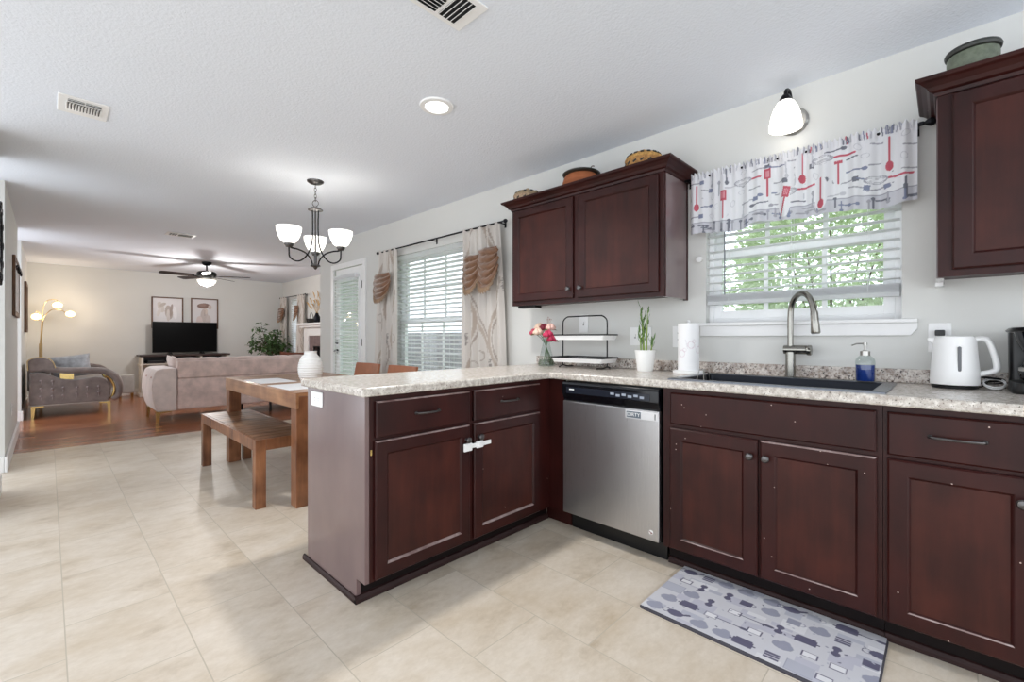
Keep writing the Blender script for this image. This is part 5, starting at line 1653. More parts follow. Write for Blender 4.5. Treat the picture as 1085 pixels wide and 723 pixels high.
for k in range(3):
    a = away + k * 2 * PI / 3
    dx, dy = math.cos(a), math.sin(a)
    def Q(r, z): return (hx + dx * r, hy + dy * r, z - (0.035 if z < 1.95 else 0.035 * max(0, (2.17 - z) / 0.22) if z < 2.17 else 0))
    R = 0.222
    ar = part('arm', MB().tube(bez([Q(0.022, 1.745), Q(0.038, 1.80), Q(0.085, 1.848), Q(0.15, 1.868), Q(0.20, 1.872), Q(R - 0.01, 1.880)], 24), 0.0062, 8)
              .tube(bez([Q(0.026, 2.176), Q(0.024, 2.05), Q(0.030, 1.94), Q(0.062, 1.850), Q(0.112, 1.790), Q(0.165, 1.772), Q(0.214, 1.795), Q(R, 1.84), Q(R, 1.885)], 48), 0.0058, 8), M['bronze'], ch, smooth=True)
    c = (hx + dx * R, hy + dy * R, -0.035)
    part('socket_cup', MB().lathe([(0.0, 1.872), (0.022, 1.875), (0.034, 1.890), (0.036, 1.905), (0.0, 1.905)], c, 20), M['pewter'], ar, smooth=True)
    part('glass_bowl', MB().lathe([(0.0, 1.905), (0.034, 1.906), (0.060, 1.925), (0.078, 1.96), (0.090, 2.00), (0.094, 2.034), (0.090, 2.034), (0.086, 2.00), (0.073, 1.962), (0.054, 1.93), (0.0, 1.915)], c, 32), M['glow'], ar, smooth=True)
    lamp('chandelier_bulb', (hx + dx * R, hy + dy * R, 2.02), 0.55, (1, 0.97, 0.93), 0.05, ch)

# --- drapes with gathered brown swags
def drape_canvas(w, h, seed):
    nx, ny = 90, 220
    cv = Canvas(w, h, nx, ny, (214, 208, 202))
    rnd = random.Random(seed)
    for k in range(3):
        x0 = w * (0.2 + 0.3 * k)
        for i in range(260):
            t = i / 259
            y = h * t
            x = x0 + 0.055 * math.sin(t * 13 + k * 2.1)
            cv.ell(x, y, 0.010, 0.010, (184, 171, 160))
            cv.ell(x + 0.024, y, 0.005, 0.008, (170, 158, 149))
    for i in range(9):
        x, y = rnd.uniform(0, w), h * (i + 0.5) / 9
        for k in range(7):
            cv.ell(x + 0.004 * math.sin(k * 2.2), y + k * 0.016, 0.009, 0.007, (120, 112, 108), a=0.8)
    for i in range(5):
        x, y = rnd.uniform(0, w), h * rnd.random()
        cv.ell(x, y, 0.04, 0.05, (172, 160, 150), ring=0.72)
    return cv, nx, ny


def drape(label, x, ya, yb, yab, ybb, ztop, zbot, nf, swags, seed, group):
    """ya>yb at the top, yab>ybb at the floor; swags = list of (y0,y1,z0,z1)"""
    t = thing('patterned_drape', label, 'curtain', (x, (ya + yb) / 2, ztop), group)
    cv, nx, ny = drape_canvas(0.5, 2.0, seed)
    def f(u, v):
        top = ya + (yb - ya) * u; bot = yab + (ybb - yab) * u
        s_ = (1 - v) ** 0.8
        y = top + (bot - top) * s_
        z = zbot + (ztop - zbot) * v
        fold = (0.028 - 0.010 * v) * math.sin(u * 2 * PI * nf + 0.7 * math.sin(3 * v)) + 0.008 * math.sin(u * 2 * PI * nf * 2.3 + v * 4)
        if v > 0.985:
            z += 0.007 * math.sin(u * 2 * PI * nf * 4)
        return (x - fold, y, z)
    part('drape_cloth', MB().grid(f, nx - 1, ny - 1), M['drape'], t, smooth=70, colors=cv.flat())
    for (a, b, z0, z1, ph) in swags:
        def g(u, v):
            H = z1 - z0
            hang = max(0.0, math.sin(PI * u)) ** 0.5
            z = z1 - 0.46 * H * v - 0.02 * abs(2 * u - 1) - (0.06 * H + 0.46 * H * v) * hang
            yy = a + (b - a) * (0.5 + (u - 0.5) * (0.86 + 0.22 * math.sin(PI * min(1, 0.15 + v * 0.6)))) + 0.008 * math.sin(v * 17 + ph)
            fold = abs(math.sin(v * PI * 5.5 + 1.2 * (u - 0.5) * math.cos(ph * 3)))
            return (x - 0.042 - 0.030 * hang - 0.022 * fold * (0.4 + 0.6 * hang) - 0.02 * v * hang, yy, z)
        part('gathered_swag', MB().grid(g, 36, 66), M['brown'], t, smooth=80, label='gathered brown satin swag')
        fr = MB()
        for i in range(26):
            u = (i + 0.5) / 26
            p = g(u, 1.0)
            fr.tube([(p[0], p[1], p[2] + 0.006), (p[0] - 0.004, p[1], p[2] - 0.030 - 0.008 * (i % 3))], 0.0035, 5)
        part('fringe', fr, mat('bullion_fringe', (150, 124, 100), 0.7, var=0.2), t)
    return t


G1 = 'patterned drapes of the dining window'
drape('patterned drape with one narrow brown swag left of the dining window', W - 0.085, 4.625, 4.285, 4.76, 4.27, 2.095, 0.03, 3.5, [(4.66, 4.345, 1.53, 1.855, 0.3)], 3, G1)
drape('patterned drape with two wide brown swags beside the wall cabinet', W - 0.085, 3.16, 2.69, 3.16, 2.59, 2.085, 0.03, 4.5, [(3.08, 2.885, 1.52, 1.86, 0.0), (2.89, 2.665, 1.52, 1.90, 1.4)], 8, G1)


def crod(label, x, ya, yb, z, xw, brackets):
    t = thing('curtain_rod', label, 'curtain rod', (x, (ya + yb) / 2, z))
    part('pole', MB().tube([(x, ya, z), (x, yb, z)], 0.008, 10), M['bronze'], t, smooth=True)
    for y, s_ in ((ya, 1), (yb, -1)):
        part('finial', MB().ball((x, y + s_ * 0.02, z), (0.017, 0.022, 0.017), 14, 8), M['bronze'], t, smooth=True)
    for y in brackets:
        part('bracket', MB().tube([(x, y, z), (xw, y, z)], 0.006, 8).box(xw - 0.004, xw - 0.0005, y - 0.01, y + 0.01, z - 0.03, z + 0.03), M['bronze'], t)


crod('long thin dark rod over the dining window', W - 0.085, 4.66, 2.64, 2.085, W, (4.60, 3.67, 2.70))
G2 = 'patterned drapes of the living room window'
drape('dim patterned drape with a rust swag in the far corner behind the tree', XR - 0.09, 11.25, 10.90, 11.25, 10.95, 2.06, 0.03, 3, [(11.25, 10.93, 1.50, 1.83, 0.2)], 12, G2)
drape('dim patterned drape beside the fireplace mantel', XR - 0.09, 10.22, 9.88, 10.30, 9.90, 2.06, 0.03, 3, [(10.25, 10.08, 1.52, 1.85, 0.9)], 15, G2)
crod('short rod over the far living room window', XR - 0.09, 11.28, 9.83, 2.05, XR, (11.2, 9.95))

# ================================================================== LIVING ROOM
# --- sofa seen from behind
so = thing('sofa', 'long mauve velvet sofa seen from behind with gold corner legs', 'sofa', (2.0, 7.75, 0))
SX0, SX1 = 0.955, 3.10


def rbox(x0, x1, y0, y1, z0, z1, r=0.03):
    return loft(MB(), [rloop(x0 + r * .6, x1 - r * .6, y0 + r * .6, y1 - r * .6, r, z0), rloop(x0, x1, y0, y1, r, z0 + r * .7), rloop(x0, x1, y0, y1, r, z1 - r), rloop(x0 + r * .3, x1 - r * .3, y0 + r * .3, y1 - r * .3, r, z1 - r * .35), rloop(x0 + r, x1 - r, y0 + r, y1 - r, r * .6, z1)], True, True)


part('base', rbox(SX0 + 0.05, SX1 - 0.05, 7.35, 8.20, 0.155, 0.30, 0.03), M['sofa'], so, smooth=True)
part('seat_cushion', rbox(SX0 + 0.24, SX1 - 0.24, 7.55, 8.24, 0.30, 0.47, 0.05), M['sofalight'], so, smooth=True)
b = rbox(SX0 + 0.245, SX1 - 0.245, 7.325, 7.50, 0.16, 0.575, 0.018)
part('back_lower_panel', b, M['sofa'], so, smooth=True)
part('back_upper_panel', rbox(SX0 + 0.245, SX1 - 0.245, 7.325, 7.50, 0.576, 0.805, 0.018), M['sofa'], so, smooth=True)
pts, rad = [], []
for i in range(121):
    q = i / 120
    pts.append((SX0 + 0.25 + (SX1 - SX0 - 0.5) * q, 7.42, 0.80))
    rad.append(0.070 * (0.80 + 0.20 * abs(math.sin(PI * q * 7)) ** 0.5))
part('back_top_roll', MB().tube(pts, rad, 18, flat=0.75), M['sofa'], so, smooth=True, label='tufted roll along the top of the back')
for s_, xa, xb in ((-1, SX0, SX0 + 0.24), (1, SX1 - 0.24, SX1)):
    arm = MB()
    xo = xa if s_ < 0 else xb
    prof = []
    for (d, z) in ((0.03, 0.155), (0.004, 0.22), (-0.022, 0.34), (-0.030, 0.46), (-0.022, 0.58), (0.004, 0.67), (0.03, 0.70), (0.08, 0.715), (0.235, 0.715), (0.235, 0.155)):
        prof.append((xo + d if s_ < 0 else xo - d, z))
    arm.prism(prof, 7.325, 8.22, 'xz')
    part('arm', arm, M['sofalight'], so, smooth=25, bevel=0.012, bseg=3)
    if s_ < 0:
        part('tuft_button', MB().ball((SX0 - 0.018, 7.45, 0.60), (0.010, 0.012, 0.012), 10, 6).ball((SX0 - 0.018, 7.85, 0.60), (0.010, 0.012, 0.012), 10, 6), mat('rose_button', (186, 146, 132), 0.5, var=0.05), so, smooth=True)
for x in (SX0 + 0.02, SX1 - 0.02):
    for y in (7.36, 8.17):
        d = 1 if x < 2 else -1
        e_ = 1 if y < 7.7 else -1
        mb = MB().prism([(x, 0.156), (x + d * 0.16, 0.156), (x + d * 0.16, 0.142), (x + d * 0.045, 0.128), (x + d * 0.03, 0.0), (x + d * 0.008, 0.0)], y - 0.010, y + 0.010, 'xz')
        mb.prism([(y, 0.156), (y + e_ * 0.10, 0.156), (y + e_ * 0.10, 0.142), (y + e_ * 0.035, 0.128), (y + e_ * 0.025, 0.0), (y + e_ * 0.004, 0.0)], x - 0.002 if d > 0 else x - 0.016, x + 0.016 if d > 0 else x + 0.002, 'yz')
        part('leg', mb, M['gold'], so)
part('middle_leg', MB().tube([(2.42, 7.6, 0.155), (2.42, 7.6, 0)], 0.02, 10), M['black'], so)
part('middle_leg', MB().tube([(2.10, 7.9, 0.155), (2.10, 7.9, 0)], 0.02, 10), M['black'], so)


def cushion(name, label, c, w, h, d, rx, ry, rz, m):
    o_ = MB()
    R = Matrix.Rotation(rz, 3, 'Z') @ Matrix.Rotation(ry, 3, 'Y') @ Matrix.Rotation(rx, 3, 'X')
    def face(s_):
        def f(u, v):
            a, b = 2 * u - 1, 2 * v - 1
            k = (1 - a ** 4) * (1 - b ** 4)
            pin = 1 - 0.07 * (1 - abs(a * b)) 
            p = R @ Vector((a * w / 2 * (1 - 0.06 * (1 - a * a) * 0 - 0.05 * (1 - b * b) * -0.0) * (0.94 + 0.06 * b * b), s_ * d / 2 * k ** 0.6, b * h / 2 * (0.94 + 0.06 * a * a)))
            return (c[0] + p.x, c[1] + p.y, c[2] + p.z)
        return f
    o_.grid(face(1), 16, 16); o_.grid(face(-1), 16, 16)
    return single(name, o_, m, label, 'cushion', c, smooth=80)


cushion('throw_pillow', 'pale pillow leaning in the left end of the mauve sofa', (1.285, 7.95, 0.675), 0.42, 0.42, 0.12, -0.38, 0.0, PI / 2, M['sofalight'])
cushion('throw_pillow', 'rust brown pillow showing over the right end of the sofa back', (2.74, 7.62, 0.69), 0.42, 0.42, 0.14, 0.25, 0.06, 0.05, M['rust'])

# --- loveseat seen from its side
lv = thing('loveseat', 'grey taupe tufted velvet loveseat with scrolled arms and gold legs', 'sofa', (0.25, 9.9, 0))
def scroll_arm(y0, y1):
    pl = [(-0.18, 0.18), (-0.18, 0.63), (-0.10, 0.635), (-0.02, 0.62), (0.06, 0.57), (0.12, 0.54), (0.18, 0.522), (0.30, 0.512), (0.40, 0.525), (0.49, 0.54), (0.55, 0.53), (0.60, 0.50), (0.64, 0.43), (0.66, 0.35), (0.655, 0.25), (0.63, 0.17)]
    part('arm_panel', MB().prism(pl, y0, y1, 'xz'), M['loveseat'], lv, smooth=25, bevel=0.018, bseg=3)
    rl = bez([(-0.175, y0 + 0.05, 0.67), (-0.05, y0 + 0.05, 0.685), (0.18, y0 + 0.05, 0.65), (0.42, y0 + 0.05, 0.64), (0.60, y0 + 0.05, 0.615), (0.72, y0 + 0.05, 0.52), (0.765, y0 + 0.05, 0.38), (0.745, y0 + 0.05, 0.25), (0.68, y0 + 0.05, 0.19)], 60)
    n = len(rl)
    part('arm_roll', MB().tube(rl, [0.038 + 0.010 * math.sin(PI * i / (n - 1)) for i in range(n)], 14), M['loveseat'], lv, smooth=True)
    mb = MB().tube(bez([(0.60, y0 + 0.05, 0.545), (0.66, y0 + 0.05, 0.49), (0.70, y0 + 0.05, 0.38), (0.695, y0 + 0.05, 0.28), (0.66, y0 + 0.05, 0.20)], 24), 0.017, 8)
    part('gold_inlay', mb, M['gold'], lv, smooth=True)
    part('gold_plate', MB().box(0.12, 0.26, y0 + 0.05, y0 + 0.06, 0.50, 0.64), M['gold'], lv)
    return pl


scroll_arm(9.05, 9.15); scroll_arm(10.55, 10.65)
for (x, z) in [(-0.07, 0.52), (-0.07, 0.41), (-0.07, 0.30), (0.04, 0.51), (0.04, 0.40), (0.04, 0.30), (0.15, 0.41), (0.15, 0.30), (0.29, 0.40), (0.29, 0.31), (0.40, 0.40), (0.40, 0.30), (0.52, 0.40), (0.52, 0.31)]:
    part('tuft_button', MB().ball((x, 9.043, z), (0.014, 0.012, 0.014), 10, 6).tube([(x + 0.006, 9.049, z - 0.01), (x, 9.0495, z - 0.065)], [0.006, 0.001], 6), mat('button_velvet', (150, 138, 138), 0.5, var=0.05) if 'button_velvet' not in bpy.data.materials else bpy.data.materials['button_velvet'], lv, smooth=True)
part('seat_base', rbox(-0.15, 0.62, 9.15, 10.55, 0.18, 0.34, 0.03), M['loveseat'], lv, smooth=True)
part('seat_cushion', rbox(-0.02, 0.64, 9.16, 10.54, 0.34, 0.50, 0.05), M['loveseat'], lv, smooth=True)
bp_ = []
for i in range(41):
    q = i / 40
    bp_.append(q)
def backf(u, v):
    y = 9.10 + 1.50 * u
    hump = 0.80 + 0.045 * math.sin(PI * u)
    z = 0.34 + (hump - 0.34) * min(1, v * 1.15 if v < 0.8 else 0.92 + (v - 0.8) * 0.4)
    if v < 0.8:
        x = 0.06 - 0.07 * v
    else:
        a = (v - 0.8) / 0.2 * PI
        x = 0.004 - 0.09 * (1 - math.cos(a)) - 0.0
    return (max(x, -0.195), y, z)
part('backrest', rbox(-0.20, 0.03, 9.16, 10.54, 0.34, 0.79, 0.06), M['loveseat'], lv, smooth=True)
part('back_wing', MB().prism([(-0.19, 0.66), (-0.19, 0.80), (-0.15, 0.825), (-0.10, 0.838), (-0.04, 0.835), (0.01, 0.815), (0.045, 0.77), (0.07, 0.69), (0.07, 0.655)], 9.06, 9.16, 'xz'), M['loveseat'], lv, smooth=25, bevel=0.015, bseg=3)
part('gold_piping', MB().tube(bez([(-0.19, 9.055, 0.665), (-0.195, 9.055, 0.79), (-0.15, 9.055, 0.832), (-0.10, 9.055, 0.846), (-0.04, 9.055, 0.843), (0.012, 9.055, 0.823), (0.05, 9.055, 0.775), (0.076, 9.055, 0.69)], 30), 0.006, 6), M['lampgold'], lv, smooth=True)
part('bottom_rail', MB().box(-0.185, 0.64, 9.055, 10.645, 0.170, 0.180), M['ottoman'], lv)
for x, d in ((-0.165, 1), (0.66, -1)):
    for y in (9.07, 10.61):
        part('leg', MB().prism([(x, 0.166), (x + d * 0.13, 0.166), (x + d * 0.13, 0.152), (x + d * 0.042, 0.138), (x + d * 0.03, 0.0), (x + d * 0.004, 0.0)], y - 0.012, y + 0.012, 'xz'), M['gold'], lv)
cushion('throw_pillow', 'marbled grey pillow on the taupe loveseat', (0.255, 9.60, 0.685), 0.44, 0.34, 0.17, 0.0, -0.12, 0.12, M['cushion'])

ot = thing('ottoman', 'small pale grey upholstered stool with gold feet at the end of the loveseat', 'stool', (1.01, 10.95, 0))
part('seat_block', rbox(0.90, 1.12, 10.82, 11.06, 0.10, 0.435, 0.02), M['ottoman'], ot, smooth=True)
for x in (0.925, 1.095):
    for y in (10.85, 11.03):
        part('leg', MB().tube([(x, y, 0.102), (x, y, 0)], [0.014, 0.009], 8), M['gold'], ot, smooth=True)

# --- floor lamp
fl_ = thing('floor_lamp', 'gold arc floor lamp with three lit crystal globes behind the loveseat', 'floor lamp', (-0.09, 11.05, 0))
lx, ly = -0.085, 11.05
part('base', MB().lathe([(0.13, 0), (0.13, 0.015), (0.12, 0.022), (0.0, 0.026)], (lx, ly, 0), 32), M['lampgold'], fl_, smooth=True)
part('pole', MB().tube([(lx, ly, 0.02), (lx, ly, 0.95), (lx, ly, 1.02)], [0.022, 0.022, 0.022], 12).tube([(lx, ly, 1.02), (lx + 0.02, ly, 1.40)], 0.013, 12), M['lampgold'], fl_, smooth=True)
for i, (gx_, gz, mid) in enumerate((((-0.135), 1.475, (lx - 0.01, 1.50)), (0.115, 1.685, (lx + 0.05, 1.66)), (0.275, 1.535, (lx + 0.12, 1.60)))):
    top = {0: [(lx + 0.02, ly, 1.38), (lx + 0.0, ly, 1.50), (lx - 0.03, ly, 1.56), (gx_, ly, 1.57), (gx_, ly, gz + 0.075)],
           1: [(lx + 0.02, ly, 1.38), (lx + 0.025, ly, 1.58), (lx + 0.06, ly, 1.73), (lx + 0.13, ly, 1.775), (gx_ - 0.005, ly, 1.77), (gx_, ly, gz + 0.06)],
           2: [(lx + 0.02, ly, 1.38), (lx + 0.05, ly, 1.49), (lx + 0.13, ly, 1.60), (lx + 0.24, ly, 1.60), (gx_ - 0.06, ly, gz + 0.02)]}[i]
    ar = part('arm', MB().tube(bez(top, 24), 0.006, 8), M['lampgold'], fl_, smooth=True)
    gb_ = MB()
    c = (gx_, ly, gz)
    gb_.ball(c, (0.062, 0.062, 0.055), 14, 9)
    part('crystal_globe', gb_, M['glowwarm'], ar)
    rg = MB()
    for k in range(4):
        a = PI * k / 4
        rg.tube([(c[0] + 0.066 * math.cos(2 * PI * j / 20) * math.cos(a), c[1] + 0.066 * math.cos(2 * PI * j / 20) * math.sin(a), c[2] + 0.060 * math.sin(2 * PI * j / 20)) for j in range(20)], 0.003, 5, closed=True)
    part('wire_cage', rg, M['lampgold'], ar, smooth=True)
    lamp('lamp_bulb', (gx_ + 0.02, ly - 0.12, gz + 0.02), 4.0, (1, 0.82, 0.62), 0.05, fl_)

# --- TV, stand and pictures
st_ = thing('tv_stand', 'distressed cream media stand with dark top and open shelves', 'media stand', (1.95, 11.17, 0))
part('top', MB().box(1.20, 2.70, 10.95, 11.375, 0.755, 0.79), M['darkwood'], st_, bevel=0.005)
mb = MB()
for x in (1.23, 1.70, 2.17, 2.63):
    mb.box(x, x + 0.035, 10.98, 11.36, 0.06, 0.755)
for z in (0.06, 0.42):
    mb.box(1.265, 2.63, 10.985, 11.355, z, z + 0.025)
mb.box(1.265, 2.63, 11.345, 11.355, 0.085, 0.755)
mb.box(1.21, 1.235, 10.965, 11.36, 0.58, 0.61); mb.box(1.20, 1.26, 10.96, 11.36, 0.0, 0.06); mb.box(2.60, 2.68, 10.96, 11.36, 0.0, 0.06)
part('cabinet_frame', mb, M['cream'], st_, bevel=0.003)
part('shelf', MB().box(1.265, 2.63, 10.985, 11.345, 0.60, 0.62), M['cream'], st_)
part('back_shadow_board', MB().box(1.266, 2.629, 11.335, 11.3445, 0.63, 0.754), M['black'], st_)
single('media_box', MB().box(1.33, 1.60, 11.02, 11.25, 0.62, 0.675), M['black'], 'flat black media box on the top shelf of the cream stand', 'media box', (1.46, 11.13, 0.62), bevel=0.004)

tv = thing('television', 'large flat black television standing on the dark topped media stand', 'television', (1.955, 11.14, 0.79))
part('screen', MB().box(1.42, 2.49, 11.12, 11.124, 0.835, 1.432), M['screen'], tv)
part('bezel', MB().box(1.415, 2.495, 11.124, 11.165, 0.828, 1.438), M['black'], tv, bevel=0.003)
for x in (1.68, 2.22):
    part('foot', MB().prism([(x - 0.02, 0.7905), (x + 0.05, 0.7905), (x + 0.02, 0.83), (x, 0.83)], 11.04, 11.26, 'xz'), M['black'], tv)


def art_canvas(kind):
    nx, ny = 90, 100
    cv = Canvas(0.48, 0.58, nx, ny, (214, 210, 212))
    if kind == 0:
        for x, y, a, b, th, c in ((0.13, 0.40, 0.05, 0.11, 0.3, (196, 186, 180)), (0.10, 0.30, 0.03, 0.09, -0.3, (206, 198, 194)), (0.26, 0.30, 0.065, 0.14, 0.1, (168, 154, 146)), (0.25, 0.24, 0.03, 0.12, 0.0, (200, 190, 186)),
                                  (0.30, 0.34, 0.025, 0.13, -0.1, (150, 132, 124)), (0.36, 0.30, 0.035, 0.13, 0.1, (228, 224, 226)), (0.16, 0.45, 0.06, 0.03, 0.6, (178, 166, 158))):
            cv.ell(x, y, a, b, c, th)
    else:
        cv.ell(0.23, 0.25, 0.07, 0.14, (190, 176, 172)); cv.ell(0.14, 0.14, 0.06, 0.10, (208, 192, 188)); cv.ell(0.31, 0.15, 0.05, 0.11, (196, 184, 180))
        cv.ell(0.26, 0.34, 0.035, 0.06, (206, 190, 182)); cv.ell(0.22, 0.45, 0.125, 0.055, (128, 100, 90), 0.05); cv.ell(0.20, 0.47, 0.07, 0.03, (146, 118, 106), 0.05); cv.ell(0.34, 0.43, 0.035, 0.05, (196, 182, 176))
        cv.seg(0.24, 0.36, 0.24, 0.25, 0.006, (150, 136, 130))
    return cv, nx, ny


for k, (xa, xb, za, zb, lab) in enumerate(((1.435, 1.955, 1.31, 1.945, 'framed print of pale blossoms on the wall above the left of the television'), (2.085, 2.575, 1.31, 1.955, 'framed print of a figure under a broad brown hat above the right of the television'))):
    t = thing('framed_print', lab, 'picture', ((xa + xb) / 2, YB, za), 'framed prints above the television')
    f = MB(); w = 0.022
    f.box(xa, xa + w, YB - 0.03, YB - 0.001, za, zb); f.box(xb - w, xb, YB - 0.03, YB - 0.001, za, zb); f.box(xa + w, xb - w, YB - 0.03, YB - 0.001, za, za + w); f.box(xa + w, xb - w, YB - 0.03, YB - 0.001, zb - w, zb)
    part('picture_frame', f, M['framewood'], t, bevel=0.002)
    cv, nx, ny = art_canvas(k)
    part('print_sheet', MB().grid(lambda u, v: (xa + w + (xb - xa - 2 * w) * u, YB - 0.010, za + w + (zb - za - 2 * w) * v), nx - 1, ny - 1), M['art'], t, colors=cv.flat())

# --- ceiling fan
fx, fy = 1.907, 9.18
fn = thing('ceiling_fan', 'dark bronze ceiling fan with five blades and a lit glass bowl', 'ceiling fan', (fx, fy, CZ))
part('canopy', MB().lathe([(0.075, CZ), (0.072, CZ - 0.03), (0.045, CZ - 0.055), (0.014, CZ - 0.062), (0.0, CZ - 0.062)], (fx, fy, 0), 28), M['bronze'], fn, smooth=True)
part('downrod', MB().tube([(fx, fy, CZ - 0.06), (fx, fy, 2.265)], 0.013, 12), M['bronze'], fn, smooth=True)
part('motor_housing', MB().lathe([(0.0, 2.275), (0.05, 2.272), (0.125, 2.255), (0.145, 2.235), (0.145, 2.195), (0.12, 2.175), (0.09, 2.165), (0.0, 2.163)], (fx, fy, 0), 36), M['bronze'], fn, smooth=True)
part('switch_cup', MB().lathe([(0.075, 2.166), (0.08, 2.15), (0.075, 2.125), (0.115, 2.112), (0.0, 2.11)], (fx, fy, 0), 32), M['nickel'], fn, smooth=True)
part('glass_bowl', MB().lathe([(0.135, 2.115), (0.138, 2.105), (0.125, 2.07), (0.09, 2.035), (0.04, 2.015), (0.0, 2.010)], (fx, fy, 0), 36), mat('lit_fan_bowl', (248, 246, 242), 0.4, emit=(255, 246, 232), estr=2.2), fn, smooth=True)
part('bowl_finial', MB().lathe([(0.0, 2.012), (0.012, 2.008), (0.012, 1.998), (0.0, 1.988)], (fx, fy, 0), 16), M['bronze'], fn, smooth=True)
for k in range(5):
    a = math.radians(-30 + 72 * k)
    dx, dy = math.cos(a), math.sin(a)
    ux, uy = -dy, dx
    pitch = 0.20
    bl = MB()
    prof = [(0.19, 0.045), (0.24, 0.058), (0.45, 0.066), (0.60, 0.068), (0.655, 0.058), (0.668, 0.030)]
    outl = [(r, w) for r, w in prof] + [(r, -w) for r, w in reversed(prof)]
    v0 = [(fx + dx * r + ux * w, fy + dy * r + uy * w, 2.185 + w * pitch) for r, w in outl]
    v1 = [(x, y, z - 0.008) for x, y, z in v0]
    n = len(v0)
    bl.add(v0 + v1, [tuple(range(n)), tuple(range(2 * n - 1, n - 1, -1))] + [(i, (i + 1) % n, n + (i + 1) % n, n + i) for i in range(n)])
    b_ = part('blade', bl, M['blade'], fn, bevel=0.002)
    part('blade_iron', MB().obox((fx + dx * 0.16, fy + dy * 0.16, 2.176), [(dx, dy, 0), (ux, uy, pitch), (0, 0, 1)], (0.062, 0.018, 0.004)), M['bronze'], b_)
lamp('fan_bulb', (fx, fy, 1.95), 60, (1, 0.96, 0.92), 0.07, fn)

# --- tree in the corner
tr = thing('potted_ficus', 'leafy potted ficus tree in the far corner behind the sofa', 'plant', (3.42, 10.75, 0))
part('pot', MB().lathe([(0.13, 0), (0.15, 0.02), (0.18, 0.33), (0.185, 0.35), (0.165, 0.35), (0.155, 0.31), (0.0, 0.30)], (3.42, 10.75, 0), 28), M['ceramic'], tr, smooth=True)
rt = random.Random(9)
tk = MB(); lf = MB()
tips = []
for i in range(9):
    a = i * 2.4; R = 0.10 + 0.30 * rt.random()
    if i == 0: R = 0.05
    z1 = 0.95 + 0.52 * rt.random()
    e_ = (3.42 + R * math.cos(a) * 1.0, 10.75 + R * math.sin(a) * 0.7, z1)
    c = bez([(3.42, 10.75, 0.30), (3.42 + 0.03 * math.cos(a), 10.75 + 0.03 * math.sin(a), 0.7), e_], 12)
    tk.tube(c, [0.014 - 0.010 * j / (len(c) - 1) for j in range(len(c))], 6)
    tips.append(e_)
    for j in range(3):
        q = Vector(c[6 + j]); b2 = a + rt.uniform(-1.2, 1.2)
        e2 = (q.x + 0.24 * math.cos(b2), q.y + 0.18 * math.sin(b2), q.z + 0.10 + 0.12 * rt.random())
        tk.tube([tuple(q), e2], [0.005, 0.002], 5); tips.append(e2)
for e_ in tips:
    for k in range(20):
        p = (e_[0] + rt.uniform(-.11, .11), e_[1] + rt.uniform(-.10, .10), e_[2] + rt.uniform(-.12, .09))
        lf.leafcard(p, (rt.uniform(-1, 1), rt.uniform(-1, 1), rt.uniform(-.9, .4)), (rt.uniform(-.5, .5), rt.uniform(-.5, .5), 1), rt.uniform(0.07, 0.115), 0.045)
part('trunk', tk, M['bark'], tr, smooth=True)
part('foliage', lf, M['leaf'], tr, recalc=False)

# --- fireplace on the living room window wall
fp = thing('fireplace', 'white fireplace surround with mantel shelf and dark firebox beside the kitchen wall corner', 'fireplace', (XR - 0.1, 9.05, 0))
part('mantel_shelf', MB().box(XR - 0.24, XR - 0.001, 8.18, 9.88, 1.375, 1.42).box(XR - 0.20, XR - 0.001, 8.22, 9.84, 1.33, 1.375), M['trim'], fp, bevel=0.006)
mb = MB(); 
mb.box(XR - 0.13, XR - 0.001, 9.56, 9.80, 0, 1.33); mb.box(XR - 0.13, XR - 0.001, 8.26, 8.50, 0, 1.33); mb.box(XR - 0.13, XR - 0.001, 8.50, 9.56, 1.16, 1.33)
part('surround', mb, M['trim'], fp, bevel=0.005)
mb = MB(); mb.box(XR - 0.10, XR - 0.001, 9.36, 9.56, 0, 1.16); mb.box(XR - 0.10, XR - 0.001, 8.50, 8.70, 0, 1.16); mb.box(XR - 0.10, XR - 0.001, 8.70, 9.36, 0.95, 1.16)
part('tile_facing', mb, M['brick'], fp)
part('firebox', MB().box(XR - 0.02, XR - 0.001, 8.70, 9.36, 0.0, 0.95), M['firebox'], fp)
part('fire_screen_frame', MB().box(XR - 0.105, XR - 0.09, 9.33, 9.36, 0, 0.95).box(XR - 0.105, XR - 0.09, 8.70, 8.73, 0, 0.95).box(XR - 0.105, XR - 0.09, 8.73, 9.33, 0.92, 0.95), M['black'], fp)
bk = thing('mantel_basket', 'small dark handled basket on the mantel shelf', 'basket', (XR - 0.12, 9.42, 1.42))
part('basket_bowl', MB().lathe([(0.06, 1.4205), (0.085, 1.43), (0.10, 1.50), (0.095, 1.515), (0.0, 1.50)], (XR - 0.12, 9.42, 0), 22), M['firebox'], bk, smooth=True)
part('handle', MB().tube([(XR - 0.12, 9.42 + 0.09 * math.cos(PI * i / 16), 1.505 + 0.13 * math.sin(PI * i / 16)) for i in range(17)], 0.006, 8), M['bronze'], bk, smooth=True)
dv = thing('dried_stem_vase', 'vase of golden dried leaves on the mantel shelf', 'vase', (XR - 0.13, 9.12, 1.42))
part('vase_body', MB().lathe([(0.045, 1.4205), (0.065, 1.46), (0.06, 1.54), (0.03, 1.60), (0.034, 1.62), (0.0, 1.60)], (XR - 0.13, 9.12, 0), 24), M['bronze'], dv, smooth=True)
rt = random.Random(2)
mb = MB()
